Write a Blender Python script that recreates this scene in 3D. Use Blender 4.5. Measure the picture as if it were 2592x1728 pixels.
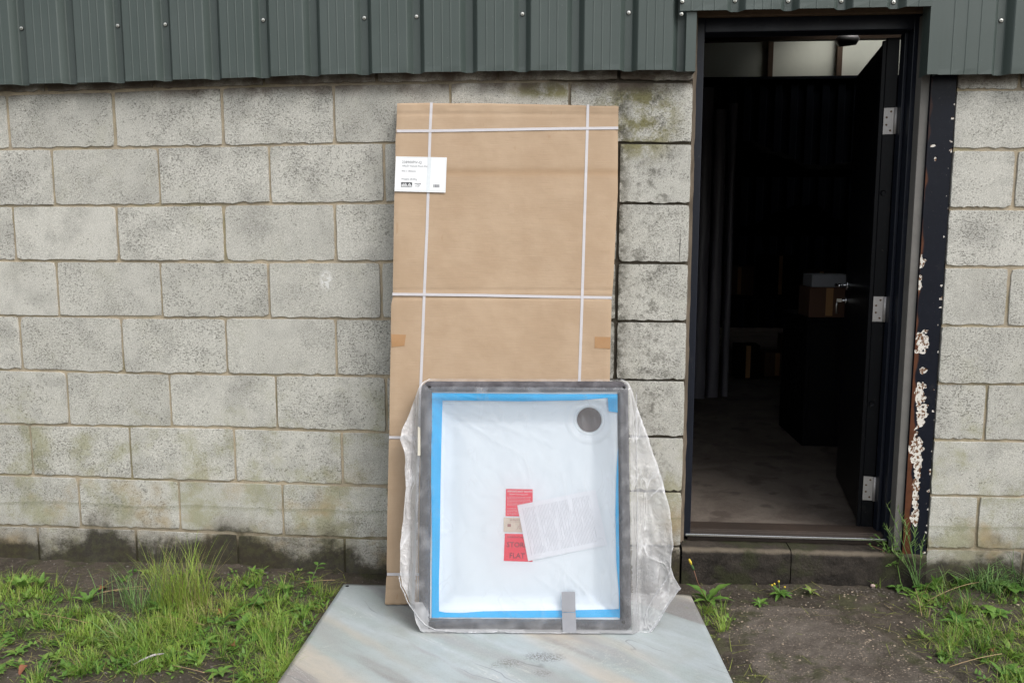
import bpy, bmesh, math, random
import numpy as np
from mathutils import Vector, Matrix, noise as mn
random.seed(7); rng = np.random.default_rng(7)
for o in list(bpy.data.objects): bpy.data.objects.remove(o)
S = bpy.context.scene
C = S.collection
R = math.radians

# ------------------------------------------------------------------ camera
FPX, IW, IH = 2092.0, 2592.0, 1728.0
YAW, PITCH, ROLL = -0.0746, 0.1249, 0.0010
CAM = Vector((0.0, -3.2356, 1.4865))
fwd = Vector((math.sin(YAW)*math.cos(PITCH), math.cos(YAW)*math.cos(PITCH), -math.sin(PITCH)))
r0 = Vector((math.cos(YAW), -math.sin(YAW), 0)); u0 = r0.cross(fwd)
cr, sr = math.cos(ROLL), math.sin(ROLL)
rgt = cr*r0 + sr*u0; upv = -sr*r0 + cr*u0
cd = bpy.data.cameras.new('camera'); cam = bpy.data.objects.new('camera', cd); C.objects.link(cam)
cd.sensor_width = 36; cd.lens = 36*FPX/IW; cd.clip_start = 0.05; cd.clip_end = 300
m = Matrix((rgt, upv, -fwd)).transposed().to_4x4(); m.translation = CAM; cam.matrix_world = m
S.camera = cam
# ------------------------------------------------------------------ light
SUN_DIR = Vector((0.75, -0.65, 1.25)).normalized()
W = bpy.data.worlds.new('World'); S.world = W; W.use_nodes = True
wn = W.node_tree; wn.nodes.clear()
sky = wn.nodes.new('ShaderNodeTexSky'); sky.sky_type = 'NISHITA'; sky.sun_disc = False
sky.sun_elevation = math.asin(SUN_DIR.z); sky.sun_rotation = math.atan2(SUN_DIR.x, SUN_DIR.y)
sky.air_density = 1.6; sky.dust_density = 3.0
hs = wn.nodes.new('ShaderNodeHueSaturation'); hs.inputs['Saturation'].default_value = 0.28
bg = wn.nodes.new('ShaderNodeBackground'); bg.inputs['Strength'].default_value = 0.12
wo = wn.nodes.new('ShaderNodeOutputWorld')
wn.links.new(sky.outputs[0], hs.inputs['Color']); wn.links.new(hs.outputs[0], bg.inputs[0]); wn.links.new(bg.outputs[0], wo.inputs[0])
sl = bpy.data.lights.new('sun', 'SUN'); sl.energy = 1.1; sl.angle = R(35); sl.color = (1, .975, .94)
so = bpy.data.objects.new('sun', sl); C.objects.link(so)
so.rotation_euler = SUN_DIR.to_track_quat('Z', 'Y').to_euler()
S.view_settings.view_transform = 'Standard'; S.view_settings.look = 'None'
S.view_settings.exposure = 0.9; S.view_settings.gamma = 1; S.view_settings.use_curve_mapping = False
try:
    S.cycles.max_bounces = 10; S.cycles.transparent_max_bounces = 16; S.cycles.diffuse_bounces = 5
except Exception: pass

# ------------------------------------------------------------------ measuring helpers
SC = IW/2352.0
def ray(x, y):
    x *= SC; y *= SC
    return fwd + rgt*((x-IW/2)/FPX) + upv*(-(y-IH/2)/FPX)
def onY(x, y, Y=0.0):                      # point of a plane parallel to the wall
    d = ray(x, y); t = (Y-CAM.y)/d.y; return CAM + d*t
def onZ(x, y, Z=0.095):                     # point of a level plane
    d = ray(x, y); t = (Z-CAM.z)/d.z; return CAM + d*t
GZ = 0.095                                  # level of the yard beside the wall
def nz(x, y, z, s): return mn.noise(Vector((x*s, y*s, z*s)))

# ------------------------------------------------------------------ object helpers
def link(name, me, mat=None, parent=None, loc=None):
    o = bpy.data.objects.new(name, me); C.objects.link(o)
    if mat is not None:
        for mm in (mat if isinstance(mat, (list, tuple)) else [mat]): me.materials.append(mm)
    if parent is not None: o.parent = parent
    if loc is not None: o.location = loc
    return o
def tag(o, label=None, cat=None, group=None, kind=None):
    if label: o['label'] = label
    if cat: o['category'] = cat
    if group: o['group'] = group
    if kind: o['kind'] = kind
    return o
def thing(name, label, cat, loc=(0, 0, 0), group=None, mat=None):
    o = bpy.data.objects.new(name, None); C.objects.link(o); o.empty_display_size = .1
    if mat is not None: o.matrix_world = mat
    else: o.location = loc
    return tag(o, label, cat, group)
class MB:
    def __init__(s): s.v = []; s.f = []; s.m = []; s.sm = []
    def add(s, vs, fs, mi=0, smooth=False):
        b = len(s.v); s.v += [tuple(v) for v in vs]
        s.f += [tuple(i+b for i in f) for f in fs]; s.m += [mi]*len(fs); s.sm += [smooth]*len(fs); return b
    def box(s, x0, x1, y0, y1, z0, z1, mi=0):
        vs = [(x, y, z) for z in (z0, z1) for y in (y0, y1) for x in (x0, x1)]
        s.add(vs, [(0,2,3,1),(4,5,7,6),(0,1,5,4),(2,6,7,3),(0,4,6,2),(1,3,7,5)], mi)
    def tube(s, pts, rad, n=6, mi=0, cap=True, smooth=True):
        pts = [Vector(p) for p in pts]
        rads = rad if isinstance(rad, (list, tuple)) else [rad]*len(pts)
        rings = []; prev = None
        for i, p in enumerate(pts):
            t = (pts[min(i+1, len(pts)-1)]-pts[max(i-1, 0)]).normalized()
            a = Vector((0, 0, 1)) if abs(t.z) < .9 else Vector((1, 0, 0))
            if prev is not None: a = prev
            b = t.cross(a).normalized(); a = b.cross(t).normalized(); prev = a
            rings.append([p + (a*math.cos(2*math.pi*k/n)+b*math.sin(2*math.pi*k/n))*rads[i] for k in range(n)])
        vs = [v for r_ in rings for v in r_]; fs = []
        for i in range(len(pts)-1):
            for k in range(n):
                fs.append((i*n+k, i*n+(k+1) % n, (i+1)*n+(k+1) % n, (i+1)*n+k))
        if cap: fs += [tuple(range(n-1, -1, -1)), tuple(range((len(pts)-1)*n, len(pts)*n))]
        s.add(vs, fs, mi, smooth)
    def mesh(s, name):
        me = bpy.data.meshes.new(name); me.from_pydata(s.v, [], s.f)
        me.polygons.foreach_set('material_index', s.m); me.polygons.foreach_set('use_smooth', s.sm)
        me.update(); return me
    def build(s, name, mat, parent=None, bevel=0, seg=2):
        o = link(name, s.mesh(name), mat, parent)
        if bevel:
            b = o.modifiers.new('b', 'BEVEL'); b.width = bevel; b.segments = seg; b.limit_method = 'ANGLE'; b.angle_limit = R(40)
        return o
def attr(me, name, vals):
    a = me.attributes.new(name, 'FLOAT', 'POINT'); a.data.foreach_set('value', np.asarray(vals, dtype=np.float32))
def gridmesh(name, P, attrs=None, smooth=True):
    """P: array (ny, nx, 3)"""
    ny, nx = P.shape[:2]
    idx = np.arange(ny*nx).reshape(ny, nx)
    f = np.stack([idx[:-1, :-1], idx[:-1, 1:], idx[1:, 1:], idx[1:, :-1]], -1).reshape(-1, 4)
    me = bpy.data.meshes.new(name); me.from_pydata(P.reshape(-1, 3).tolist(), [], f.tolist())
    me.polygons.foreach_set('use_smooth', [smooth]*len(f)); me.update()
    for k, v in (attrs or {}).items(): attr(me, k, np.asarray(v).ravel())
    return me
def text_mesh(body, size, x, z, y, ax='LEFT', ext=0.0):
    """flat lettering in the local xz plane facing -y"""
    cu = bpy.data.curves.new('t', 'FONT'); cu.body = body; cu.size = size; cu.align_x = ax; cu.resolution_u = 2
    o = bpy.data.objects.new('t', cu); me = bpy.data.meshes.new_from_object(o)
    me.transform(Matrix(((1, 0, 0, x), (0, 0, 1, y), (0, 1, 0, z), (0, 0, 0, 1))))
    me.transform(Matrix.Identity(4))
    vs = [v.co[:] for v in me.vertices]; fs = [tuple(p.vertices) for p in me.polygons]
    bpy.data.objects.remove(o); bpy.data.curves.remove(cu); bpy.data.meshes.remove(me)
    return vs, fs

# ------------------------------------------------------------------ material helpers
class NT:
    def __init__(s, name):
        s.m = bpy.data.materials.new(name); s.m.use_nodes = True; s.t = s.m.node_tree; s.t.nodes.clear()
        s.out = s.t.nodes.new('ShaderNodeOutputMaterial')
    def n(s, typ, props=None, **inp):
        nd = s.t.nodes.new('ShaderNode'+typ)
        for k, v in (props or {}).items(): setattr(nd, k, v)
        for k, v in inp.items():
            key = int(k[1:]) if k[0] == 'i' and k[1:].isdigit() else k.replace('_', ' ')
            s.set(nd.inputs[key], v)
        return nd
    def set(s, sock, v):
        if isinstance(v, bpy.types.NodeSocket): s.t.links.new(v, sock)
        elif isinstance(v, (tuple, list)) and sock.type == 'RGBA' and len(v) == 3: sock.default_value = (*v, 1)
        else: sock.default_value = v
    def pos(s, scale=(1, 1, 1), off=(0, 0, 0), obj=False):
        g = s.n('TexCoord').outputs['Object'] if obj else s.n('NewGeometry').outputs['Position']
        return s.n('Mapping', i0=g, Scale=scale, Location=off).outputs[0]
    def noise(s, vec, scale, detail=4, rough=.6, dist=0, out=0):
        return s.n('TexNoise', Vector=vec, Scale=scale, Detail=detail, Roughness=rough, Distortion=dist).outputs[out]
    def ramp(s, fac, stops, interp='LINEAR'):
        r_ = s.n('ValToRGB', i0=fac); e = r_.color_ramp; e.interpolation = interp
        while len(e.elements) < len(stops): e.elements.new(.5)
        for el, (p, c) in zip(e.elements, stops):
            el.position = p; el.color = (c, c, c, 1) if isinstance(c, (int, float)) else (*c, 1)
        return r_.outputs[0]
    def mr(s, v, a, b, c=0.0, d=1.0, smooth=True):
        return s.n('MapRange', {'interpolation_type': 'SMOOTHSTEP' if smooth else 'LINEAR'}, i0=v, i1=a, i2=b, i3=c, i4=d).outputs[0]
    def math(s, op, a, b=0.0, c=0.0):
        return s.n('Math', {'operation': op}, i0=a, i1=b, i2=c).outputs[0]
    def mix(s, fac, a, b, blend='MIX'):
        nd = s.t.nodes.new('ShaderNodeMix'); nd.data_type = 'RGBA'; nd.blend_type = blend
        s.set(nd.inputs[0], fac); s.set(nd.inputs[6], a); s.set(nd.inputs[7], b); return nd.outputs[2]
    def xyz(s, v): return s.n('SeparateXYZ', i0=v).outputs
    def bump(s, h, dist=.002, strength=1.0, normal=None):
        b = s.n('Bump', Height=h, Distance=dist, Strength=strength)
        if normal is not None: s.set(b.inputs['Normal'], normal)
        return b.outputs[0]
    def bsdf(s, col, rough=.8, normal=None, metal=0.0, spec=.5, **kw):
        p = s.n('BsdfPrincipled', Base_Color=col, Roughness=rough, Metallic=metal)
        p.inputs['Specular IOR Level'].default_value = spec
        for k, v in kw.items(): s.set(p.inputs[k.replace('_', ' ')], v)
        if normal is not None: s.set(p.inputs['Normal'], normal)
        return p.outputs[0]
    def done(s, sh): s.t.links.new(sh, s.out.inputs[0]); return s.m
def simple(name, col, rough=.8, metal=0, spec=.5, nscale=60, var=.25, bump=.0006):
    t = NT(name); v = t.pos(obj=True)
    n = t.noise(v, nscale, 5, .65); n2 = t.noise(v, nscale*.08, 3)
    c = t.mix(t.math('MULTIPLY', n, 1.0), tuple(x*(1-var) for x in col), tuple(min(1, x*(1+var)) for x in col))
    c = t.mix(t.mr(n2, .35, .7), c, tuple(x*(1-var*.6) for x in col))
    return t.done(t.bsdf(c, rough, t.bump(n, bump), metal, spec))

def mat_block():
    t = NT('concrete_block'); p = t.pos(); x, y, z = t.xyz(p)[0:3]
    rnd = t.n('ObjectInfo').outputs['Random']
    off = t.n('VectorMath', {'operation': 'ADD'}, i0=p, i1=t.n('CombineXYZ', i0=t.math('MULTIPLY', rnd, 37.0), i1=t.math('MULTIPLY', rnd, 11.0)).outputs[0]).outputs[0]
    base = t.mix(rnd, (.48, .471, .425), (.60, .588, .535))
    big = t.noise(off, 7, 4, .6)
    base = t.mix(t.mr(big, .42, .75, 0, .6), base, (.23, .226, .205))
    warm = t.noise(off, 4.1, 3)
    base = t.mix(t.mr(warm, .52, .7, 0, .3), base, (.42, .41, .35))
    offs = t.n('Mapping', i0=off, Scale=(.75, 1, 1.25)).outputs[0]; grain = t.noise(offs, 380, 3, .75); gr2 = t.noise(offs, 150, 3, .6)
    base = t.mix(t.mr(grain, .4, .6, 0, 1), t.mix(.36, base, (.06, .057, .048)), t.mix(.28, base, (.80, .78, .73)))
    pat = t.math('ADD', t.mr(t.noise(off, 10, 2), .35, .65, -.02, .03), t.math('MULTIPLY', t.math('SUBTRACT', t.math('FRACT', t.math('MULTIPLY', rnd, 7.31)), .5), .055))
    pit = t.mr(t.math('ADD', t.math('ADD', t.math('MULTIPLY', gr2, .55), t.math('MULTIPLY', t.noise(offs, 330, 2, .5), .45)), pat), .575, .63)
    base = t.mix(t.math('MULTIPLY', pit, .62), base, (.055, .05, .04))
    vor = t.n('TexVoronoi', Vector=off, Scale=55.0, Randomness=1.0).outputs[0]
    white = t.mr(vor, .0, .13, 1, 0)
    base = t.mix(t.math('MULTIPLY', white, .55), base, (.8, .8, .78))
    # algae, world positions
    alg = t.noise(p, 5.5, 5, .65)
    def blob(cx, cz, rx, rz):
        dx = t.math('DIVIDE', t.math('SUBTRACT', x, cx), rx); dz = t.math('DIVIDE', t.math('SUBTRACT', z, cz), rz)
        d = t.math('SQRT', t.math('ADD', t.math('MULTIPLY', dx, dx), t.math('MULTIPLY', dz, dz)))
        return t.mr(d, .45, 1.1, 1, 0)
    low = t.mr(z, .25, 1.15, 1, 0)
    m1 = t.math('MULTIPLY', t.mr(t.math('ADD', alg, t.math('MULTIPLY', low, .10)), .53, .75), t.mr(low, 0, .6, .12, .6))
    base = t.mix(m1, base, (.25, .245, .115))
    m2 = t.math('MULTIPLY', t.mr(t.noise(p, 14, 5, .7), .38, .6), t.math('MAXIMUM', blob(.23, 1.93, .2, .19), blob(-.1, 2.05, .2, .05)))
    base = t.mix(t.math('MULTIPLY', m2, .85), base, (.17, .155, .05))
    # soot / black staining beside the doorway and around joints
    sm = t.math('MULTIPLY', t.mr(t.noise(p, 18, 6, .75), .47, .66), t.math('MULTIPLY', t.mr(x, .12, .3), t.mr(x, .46, .3, 0.0, 1)))
    edge = t.math('MULTIPLY', t.mr(x, .12, .17), t.mr(x, .17, .235, 1, 0))
    base = t.mix(t.math('MAXIMUM', t.math('MULTIPLY', sm, .7), t.math('MULTIPLY', t.math('MULTIPLY', edge, t.mr(t.noise(p, 22, 5, .7), .35, .6)), .85)), base, (.05, .046, .032))
    ochre = t.math('MULTIPLY', t.mr(t.noise(t.pos(off=(3, 0, 5)), 3.6, 4), .5, .66), t.mr(z, .3, .62, 1, 0))
    base = t.mix(t.math('MULTIPLY', ochre, .75), base, (.36, .27, .14))
    ln8 = t.math('ADD', z, t.math('MULTIPLY', t.noise(p, 3, 3), .05)); ln = t.math('MULTIPLY', t.mr(ln8, .375, .395), t.mr(ln8, .397, .40, 1, 0))
    base = t.mix(t.math('MULTIPLY', ln, .3), base, (.14, .15, .07))
    # black drips
    st = t.noise(t.pos(scale=(95, 1, 3.2)), 1, 2, .5)
    sm_w = t.math('MULTIPLY', blob(-.985, 1.315, .028, .05), t.mr(t.noise(p, 60, 3), .42, .55)); base = t.mix(t.math('MULTIPLY', sm_w, .7), base, (.75, .75, .74))
    dm = t.math('MULTIPLY', t.mr(st, .72, .76), t.mr(t.noise(p, 3, 2), .42, .6))
    base = t.mix(t.math('MULTIPLY', dm, .8), base, (.04, .04, .035))
    # brown-black weathering under the cladding
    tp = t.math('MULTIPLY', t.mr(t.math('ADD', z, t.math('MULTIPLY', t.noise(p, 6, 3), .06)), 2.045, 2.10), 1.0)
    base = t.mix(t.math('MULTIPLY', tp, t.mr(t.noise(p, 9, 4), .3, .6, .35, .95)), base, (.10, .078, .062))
    # damp moss band at the foot
    h = t.math('ADD', z, t.math('ADD', t.math('MULTIPLY', t.math('SUBTRACT', t.noise(p, 3.3, 3), .5), .42), t.math('MULTIPLY', t.math('SUBTRACT', t.noise(p, 17, 4, .7), .5), .16)))
    wet = t.mr(t.math('ADD', h, t.math('MULTIPLY', t.math('SUBTRACT', t.noise(p, 70, 4, .75), .5), .09)), .17, .255, 1, 0); damp = t.mr(h, .2, .36, 1, 0)
    base = t.mix(t.math('MULTIPLY', damp, .55), base, (.12, .098, .07))
    moss = t.mix(t.mr(t.noise(p, 30, 4, .7), .4, .62), (.020, .016, .011), (.038, .036, .016))
    base = t.mix(t.math('MULTIPLY', wet, .9), base, moss)
    hgt = t.math('SUBTRACT', t.math('ADD', t.math('MULTIPLY', grain, .5), t.math('MULTIPLY', gr2, .4)), t.math('MULTIPLY', pit, .8))
    return t.done(t.bsdf(base, t.math('SUBTRACT', .93, t.math('MULTIPLY', wet, .2)), t.bump(hgt, .003, .7), spec=.3))
def mat_mortar():
    t = NT('mortar'); p = t.pos(); x, y, z = t.xyz(p)[0:3]
    n = t.noise(p, 14, 5, .65); g = t.noise(p, 220, 4, .7)
    c = t.mix(t.mr(n, .35, .65), (.47, .39, .28), (.36, .31, .235))
    c = t.mix(t.mr(t.noise(p, 3, 3), .5, .7, 0, .6), c, (.21, .19, .09))
    c = t.mix(t.mr(g, .5, .72, 0, .5), c, (.1, .085, .06))
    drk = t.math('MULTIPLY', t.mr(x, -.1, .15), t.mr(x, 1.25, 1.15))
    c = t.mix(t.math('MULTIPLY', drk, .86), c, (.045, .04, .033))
    c = t.mix(t.mr(t.math('ADD', z, t.math('MULTIPLY', n, .2)), .28, .4, .95, 0), c, (.028, .026, .014))
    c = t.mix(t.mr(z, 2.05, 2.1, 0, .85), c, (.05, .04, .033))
    return t.done(t.bsdf(c, .95, t.bump(t.math('ADD', g, n), .003), spec=.2))
def mat_clad():
    t = NT('painted_steel_sheet'); p = t.pos()
    n = t.noise(t.pos(scale=(30, 30, 1.3)), 1, 4, .6); n2 = t.noise(p, 2.2, 3)
    c = t.mix(n, (.044, .062, .056), (.062, .080, .074)); c = t.mix(t.mr(n2, .35, .7, 0, .5), c, (.072, .090, .085))
    sp = t.mr(t.noise(p, 160, 2, .5), .73, .78, 0, .5); c = t.mix(sp, c, (.2, .21, .2))
    d = t.mr(t.noise(t.pos(scale=(110, 1, 9)), 1, 2), .72, .78, 0, .5); c = t.mix(d, c, (.02, .024, .022))
    return t.done(t.bsdf(c, t.mr(n, .2, .8, .36, .5), t.bump(t.noise(t.pos(scale=(1, 1, .3)), 9, 2), .004, .25), spec=.5))
def mat_card():
    t = NT('corrugated_cardboard'); p = t.pos(obj=True)
    n = t.noise(p, 6, 4, .6); f = t.noise(t.pos(scale=(14, 14, 330), obj=True), 1, 3, .6)
    fib = t.noise(t.pos(scale=(260, 260, 60), obj=True), 1, 3)
    c = t.mix(t.mr(n, .35, .65), (.385, .276, .184), (.425, .312, .214))
    c = t.mix(t.mr(f, .4, .7, 0, .2), c, (.36, .25, .15)); c = t.mix(t.mr(fib, .62, .78, 0, .22), c, (.3, .19, .1))
    band = t.n('Attribute', {'attribute_name': 'band'}).outputs['Fac']
    c = t.mix(t.math('MULTIPLY', band, .55), c, (.33, .21, .115))
    sc = t.mr(t.noise(t.pos(scale=(40, 1, 9), obj=True), 1, 3), .68, .74, 0, .3); c = t.mix(sc, c, (.29, .16, .07))
    h = t.math('ADD', t.math('MULTIPLY', f, .6), t.math('MULTIPLY', t.noise(p, 22, 3), .9))
    return t.done(t.bsdf(c, .74, t.bump(h, .0025, .45), spec=.3))
def mat_wrap():
    t = NT('polythene_film'); p = t.pos(obj=True)
    lay = t.n('Attribute', {'attribute_name': 'layers_haze'}).outputs['Fac']
    wr = t.noise(t.pos(scale=(1, 1, .4), obj=True), 13, 2, .5, 1.2)
    rid = t.math('SUBTRACT', 1.0, t.math('ABSOLUTE', t.math('MULTIPLY', t.math('SUBTRACT', wr, .5), 7.0)))
    wr2 = t.noise(t.pos(scale=(1, 1, .7), off=(4, 2, 1), obj=True), 34, 2, .5, 1.0)
    rid2 = t.math('SUBTRACT', 1.0, t.math('ABSOLUTE', t.math('MULTIPLY', t.math('SUBTRACT', wr2, .5), 9.0)))
    h = t.math('ADD', t.math('MULTIPLY', t.mr(rid, .2, 1), .8), t.math('ADD', t.math('MULTIPLY', t.mr(rid2, .3, 1), .22), t.math('MULTIPLY', wr2, .45)))
    loose = t.n('Attribute', {'attribute_name': 'loose'}).outputs['Fac']
    nrm = t.bump(h, t.math('MULTIPLY_ADD', loose, .0030, .0004), 1.0)
    gl = t.n('BsdfGlossy', Color=(1, 1, 1), Roughness=.2, Normal=nrm).outputs[0]
    df = t.n('BsdfDiffuse', Color=(.92, .92, .95), Normal=nrm).outputs[0]
    tl = t.n('BsdfTranslucent', Color=(.86, .87, .9), Normal=nrm).outputs[0]
    milk = t.n('MixShader', i0=.35, i1=df, i2=tl).outputs[0]
    tr = t.n('BsdfTransparent', Color=(.97, .975, .985)).outputs[0]
    crs = t.math('MULTIPLY', t.math('MULTIPLY', t.mr(rid, .7, 1, 0, 1), t.mr(t.noise(p, 7, 2), .45, .6)), t.math('MULTIPLY_ADD', loose, .24, .06))
    mf = t.math('MINIMUM', t.math('ADD', t.math('ADD', lay, crs), t.math('MULTIPLY', t.mr(rid2, .8, 1), t.math('MULTIPLY', loose, .08))), .92)
    a = t.n('MixShader', i0=mf, i1=tr, i2=milk).outputs[0]
    fr = t.n('Fresnel', IOR=1.45, Normal=nrm).outputs[0]
    return t.done(t.n('MixShader', i0=t.math('MULTIPLY', fr, 1.0), i1=a, i2=gl).outputs[0])
def mat_board():
    t = NT('slate_print_laminate'); p = t.pos(obj=True)
    rt = t.n('Mapping', i0=p, Rotation=(0, 0, R(38))).outputs[0]
    sk = t.n('Mapping', i0=rt, Scale=(.42, 3.0, 1)).outputs[0]
    f = t.noise(p, 260, 3, .6)
    wob = t.noise(p, 3.5, 4, .6, 0, 1); sk2 = t.n('VectorMath', {'operation': 'MULTIPLY_ADD'}, i0=wob, i1=(.10, .22, 0), i2=sk).outputs[0]
    a = t.noise(sk2, 1.5, 2, .4); b1 = t.noise(t.n('Mapping', i0=sk2, Location=(5, 3, 0)).outputs[0], 1.5, 2, .4)
    c = t.ramp(a, [(.28, (.20, .185, .19)), (.38, (.27, .275, .27)), (.46, (.29, .33, .325)), (.54, (.36, .40, .42)), (.62, (.30, .345, .345)), (.70, (.38, .41, .44))])
    c = t.mix(t.mr(b1, .52, .63, 0, .72), c, (.43, .36, .285))
    b2 = t.noise(t.n('Mapping', i0=sk2, Location=(1, 9, 0)).outputs[0], 1.9, 3, .5)
    c = t.mix(t.mr(b2, .54, .63, 0, .85), c, (.20, .178, .175)); c = t.mix(t.mr(t.noise(t.n('Mapping', i0=rt, Scale=(8, 30, 1)).outputs[0], 1.2, 5, .7), .35, .7, 0, .28), c, (.22, .235, .24)); c = t.mix(t.mr(t.noise(p, 9, 5, .65), .45, .7, 0, .3), c, (.26, .27, .24))
    c = t.mix(t.mr(f, .35, .65, 0, .12), c, (.6, .64, .66))
    # pale vein network and dark strata lines
    v1 = t.noise(sk, 2.6, 6, .6, 2.2); v = t.mr(t.math('ABSOLUTE', t.math('SUBTRACT', v1, .5)), 0, .006, 1, 0)
    vm = t.mr(t.noise(p, 3.1, 3), .5, .62)
    c = t.mix(t.math('MULTIPLY', t.math('MULTIPLY', v, vm), .7), c, (.62, .62, .58))
    w1 = t.noise(p, 6, 7, .7, 2.4); w = t.mr(t.math('ABSOLUTE', t.math('SUBTRACT', w1, .5)), 0, .006, 1, 0)
    c = t.mix(t.math('MULTIPLY', t.math('MULTIPLY', w, t.mr(t.noise(p, 2.2, 3), .56, .66)), .75), c, (.66, .65, .6))
    s1 = t.noise(sk2, 1.5, 3, .5, .3); s_ = t.mr(t.math('ABSOLUTE', t.math('SUBTRACT', s1, .52)), 0, .006, 1, 0)
    c = t.mix(t.math('MULTIPLY', t.math('MULTIPLY', s_, t.mr(t.noise(p, 3, 2), .5, .6)), .65), c, (.13, .135, .14))
    dirt = t.n('Attribute', {'attribute_name': 'dirt'}).outputs['Fac']
    dm = t.math('MULTIPLY', dirt, t.mr(t.noise(p, 150, 4, .8), .46, .56)); c = t.mix(t.math('MULTIPLY', dm, .95), c, (.06, .045, .03))
    film = t.mr(t.noise(p, 4, 4), .45, .75, 0, .18); c = t.mix(film, c, (.25, .22, .18))
    return t.done(t.bsdf(c, t.mr(t.noise(p, 8, 4), .3, .7, .3, .48), t.bump(t.noise(sk, 12, 5), .002, .3), spec=.5))
def mat_soil():
    t = NT('damp_soil'); p = t.pos()
    n = t.noise(p, 6, 6, .7); g = t.noise(p, 70, 5, .75)
    c = t.mix(t.mr(n, .35, .65), (.034, .027, .019), (.068, .054, .040))
    c = t.mix(t.mr(g, .5, .7, 0, .6), c, (.115, .09, .07)); c = t.mix(t.mr(g, .25, .42, .7, 0), c, (.015, .012, .01))
    c = t.mix(t.mr(t.noise(p, 9, 4, .6), .5, .62, 0, .55), c, (.05, .056, .018))
    vo = t.n('TexVoronoi', Vector=p, Scale=75.0).outputs; sp = t.mr(vo[0], .1, .22, 1, 0)
    c = t.mix(t.math('MULTIPLY', sp, t.mr(t.xyz(vo[1])[0], .78, .8)), c, (.3, .27, .24))
    return t.done(t.bsdf(c, t.mr(n, .3, .7, .5, .8), t.bump(t.math('ADD', g, n), .012, .8), spec=.4))
def mat_path():
    t = NT('worn_concrete_path'); p = t.pos()
    n = t.noise(p, 3.5, 5, .65); g = t.noise(p, 110, 4, .7)
    c = t.mix(t.mr(n, .4, .62), (.055, .044, .035), (.105, .088, .074))
    c = t.mix(t.mr(g, .5, .75, 0, .5), c, (.17, .14, .115)); c = t.mix(t.mr(g, .3, .45, .5, 0), c, (.035, .028, .022))
    vo = t.n('TexVoronoi', Vector=t.n('Mapping', i0=p, Scale=(1, 1.6, 1)).outputs[0], Scale=62.0).outputs
    pk = t.mr(t.noise(p, 5, 4), .40, .6)
    sp = t.math('MULTIPLY', t.mr(vo[0], .2, .38, 1, 0), t.math('MULTIPLY', t.mr(t.xyz(vo[1])[0], .4, .45), pk))
    c = t.mix(t.math('MULTIPLY', sp, .85), c, t.mix(t.xyz(vo[1])[1], (.42, .33, .24), (.2, .155, .12)))
    vo2 = t.n('TexVoronoi', Vector=p, Scale=160.0).outputs
    c = t.mix(t.math('MULTIPLY', t.mr(vo2[0], .2, .35, 1, 0), t.math('MULTIPLY', t.mr(t.xyz(vo2[1])[0], .7, .72), .6)), c, (.4, .33, .25))
    c = t.mix(t.mr(t.noise(p, 4.6, 5, .7), .5, .64, 0, .75), c, (.035, .038, .012))
    wn_ = t.n('Attribute', {'attribute_name': 'worn'}).outputs['Fac']
    soil = t.mix(t.mr(n, .35, .65), (.034, .027, .019), (.068, .054, .040)); soil = t.mix(t.mr(g, .5, .7, 0, .5), soil, (.115, .09, .07)); c = t.mix(wn_, soil, c)
    return t.done(t.bsdf(c, .6, t.bump(t.math('ADD', t.math('MULTIPLY', g, .7), sp), .006, .9), spec=.45))
def mat_step():
    t = NT('damp_step_stone'); p = t.pos(); z = t.xyz(p)[2]
    n = t.noise(p, 9, 6, .7); g = t.noise(p, 90, 5, .7)
    c = t.mix(t.mr(n, .4, .65), (.015, .012, .0095), (.038, .031, .025)); c = t.mix(t.mr(g, .52, .75, 0, .5), c, (.08, .064, .05))
    lip = t.math('MULTIPLY', t.mr(t.math('ADD', z, t.math('MULTIPLY', n, .02)), .243, .256, 0, .8), t.mr(t.math('ADD', t.xyz(p)[1], t.math('MULTIPLY', n, .03)), .012, .035, 1, .12)); c = t.mix(lip, c, (.14, .115, .085))
    c = t.mix(t.mr(t.noise(p, 5, 4), .5, .62, 0, .7), c, (.03, .033, .012))
    return t.done(t.bsdf(c, .8, t.bump(g, .005), spec=.3))
def mat_ifloor():
    t = NT('indoor_concrete_floor'); p = t.pos(); y = t.xyz(p)[1]
    n = t.noise(p, 4, 5, .65, .5); g = t.noise(p, 60, 5, .7)
    c = t.mix(t.mr(n, .35, .62), (.10, .08, .066), (.15, .125, .105)); c = t.mix(t.mr(g, .5, .75, 0, .35), c, (.2, .175, .15))
    c = t.mix(t.mr(t.noise(t.pos(off=(2, 7, 0)), 7, 3, .5), .56, .66, 0, .75), c, (.07, .055, .045))
    e = t.math('ADD', y, t.math('MULTIPLY', n, .12)); c = t.mix(t.mr(e, .2, .27, .85, 0), c, (.05, .03, .02))
    return t.done(t.bsdf(c, .8, t.bump(g, .003), spec=.3))
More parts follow.
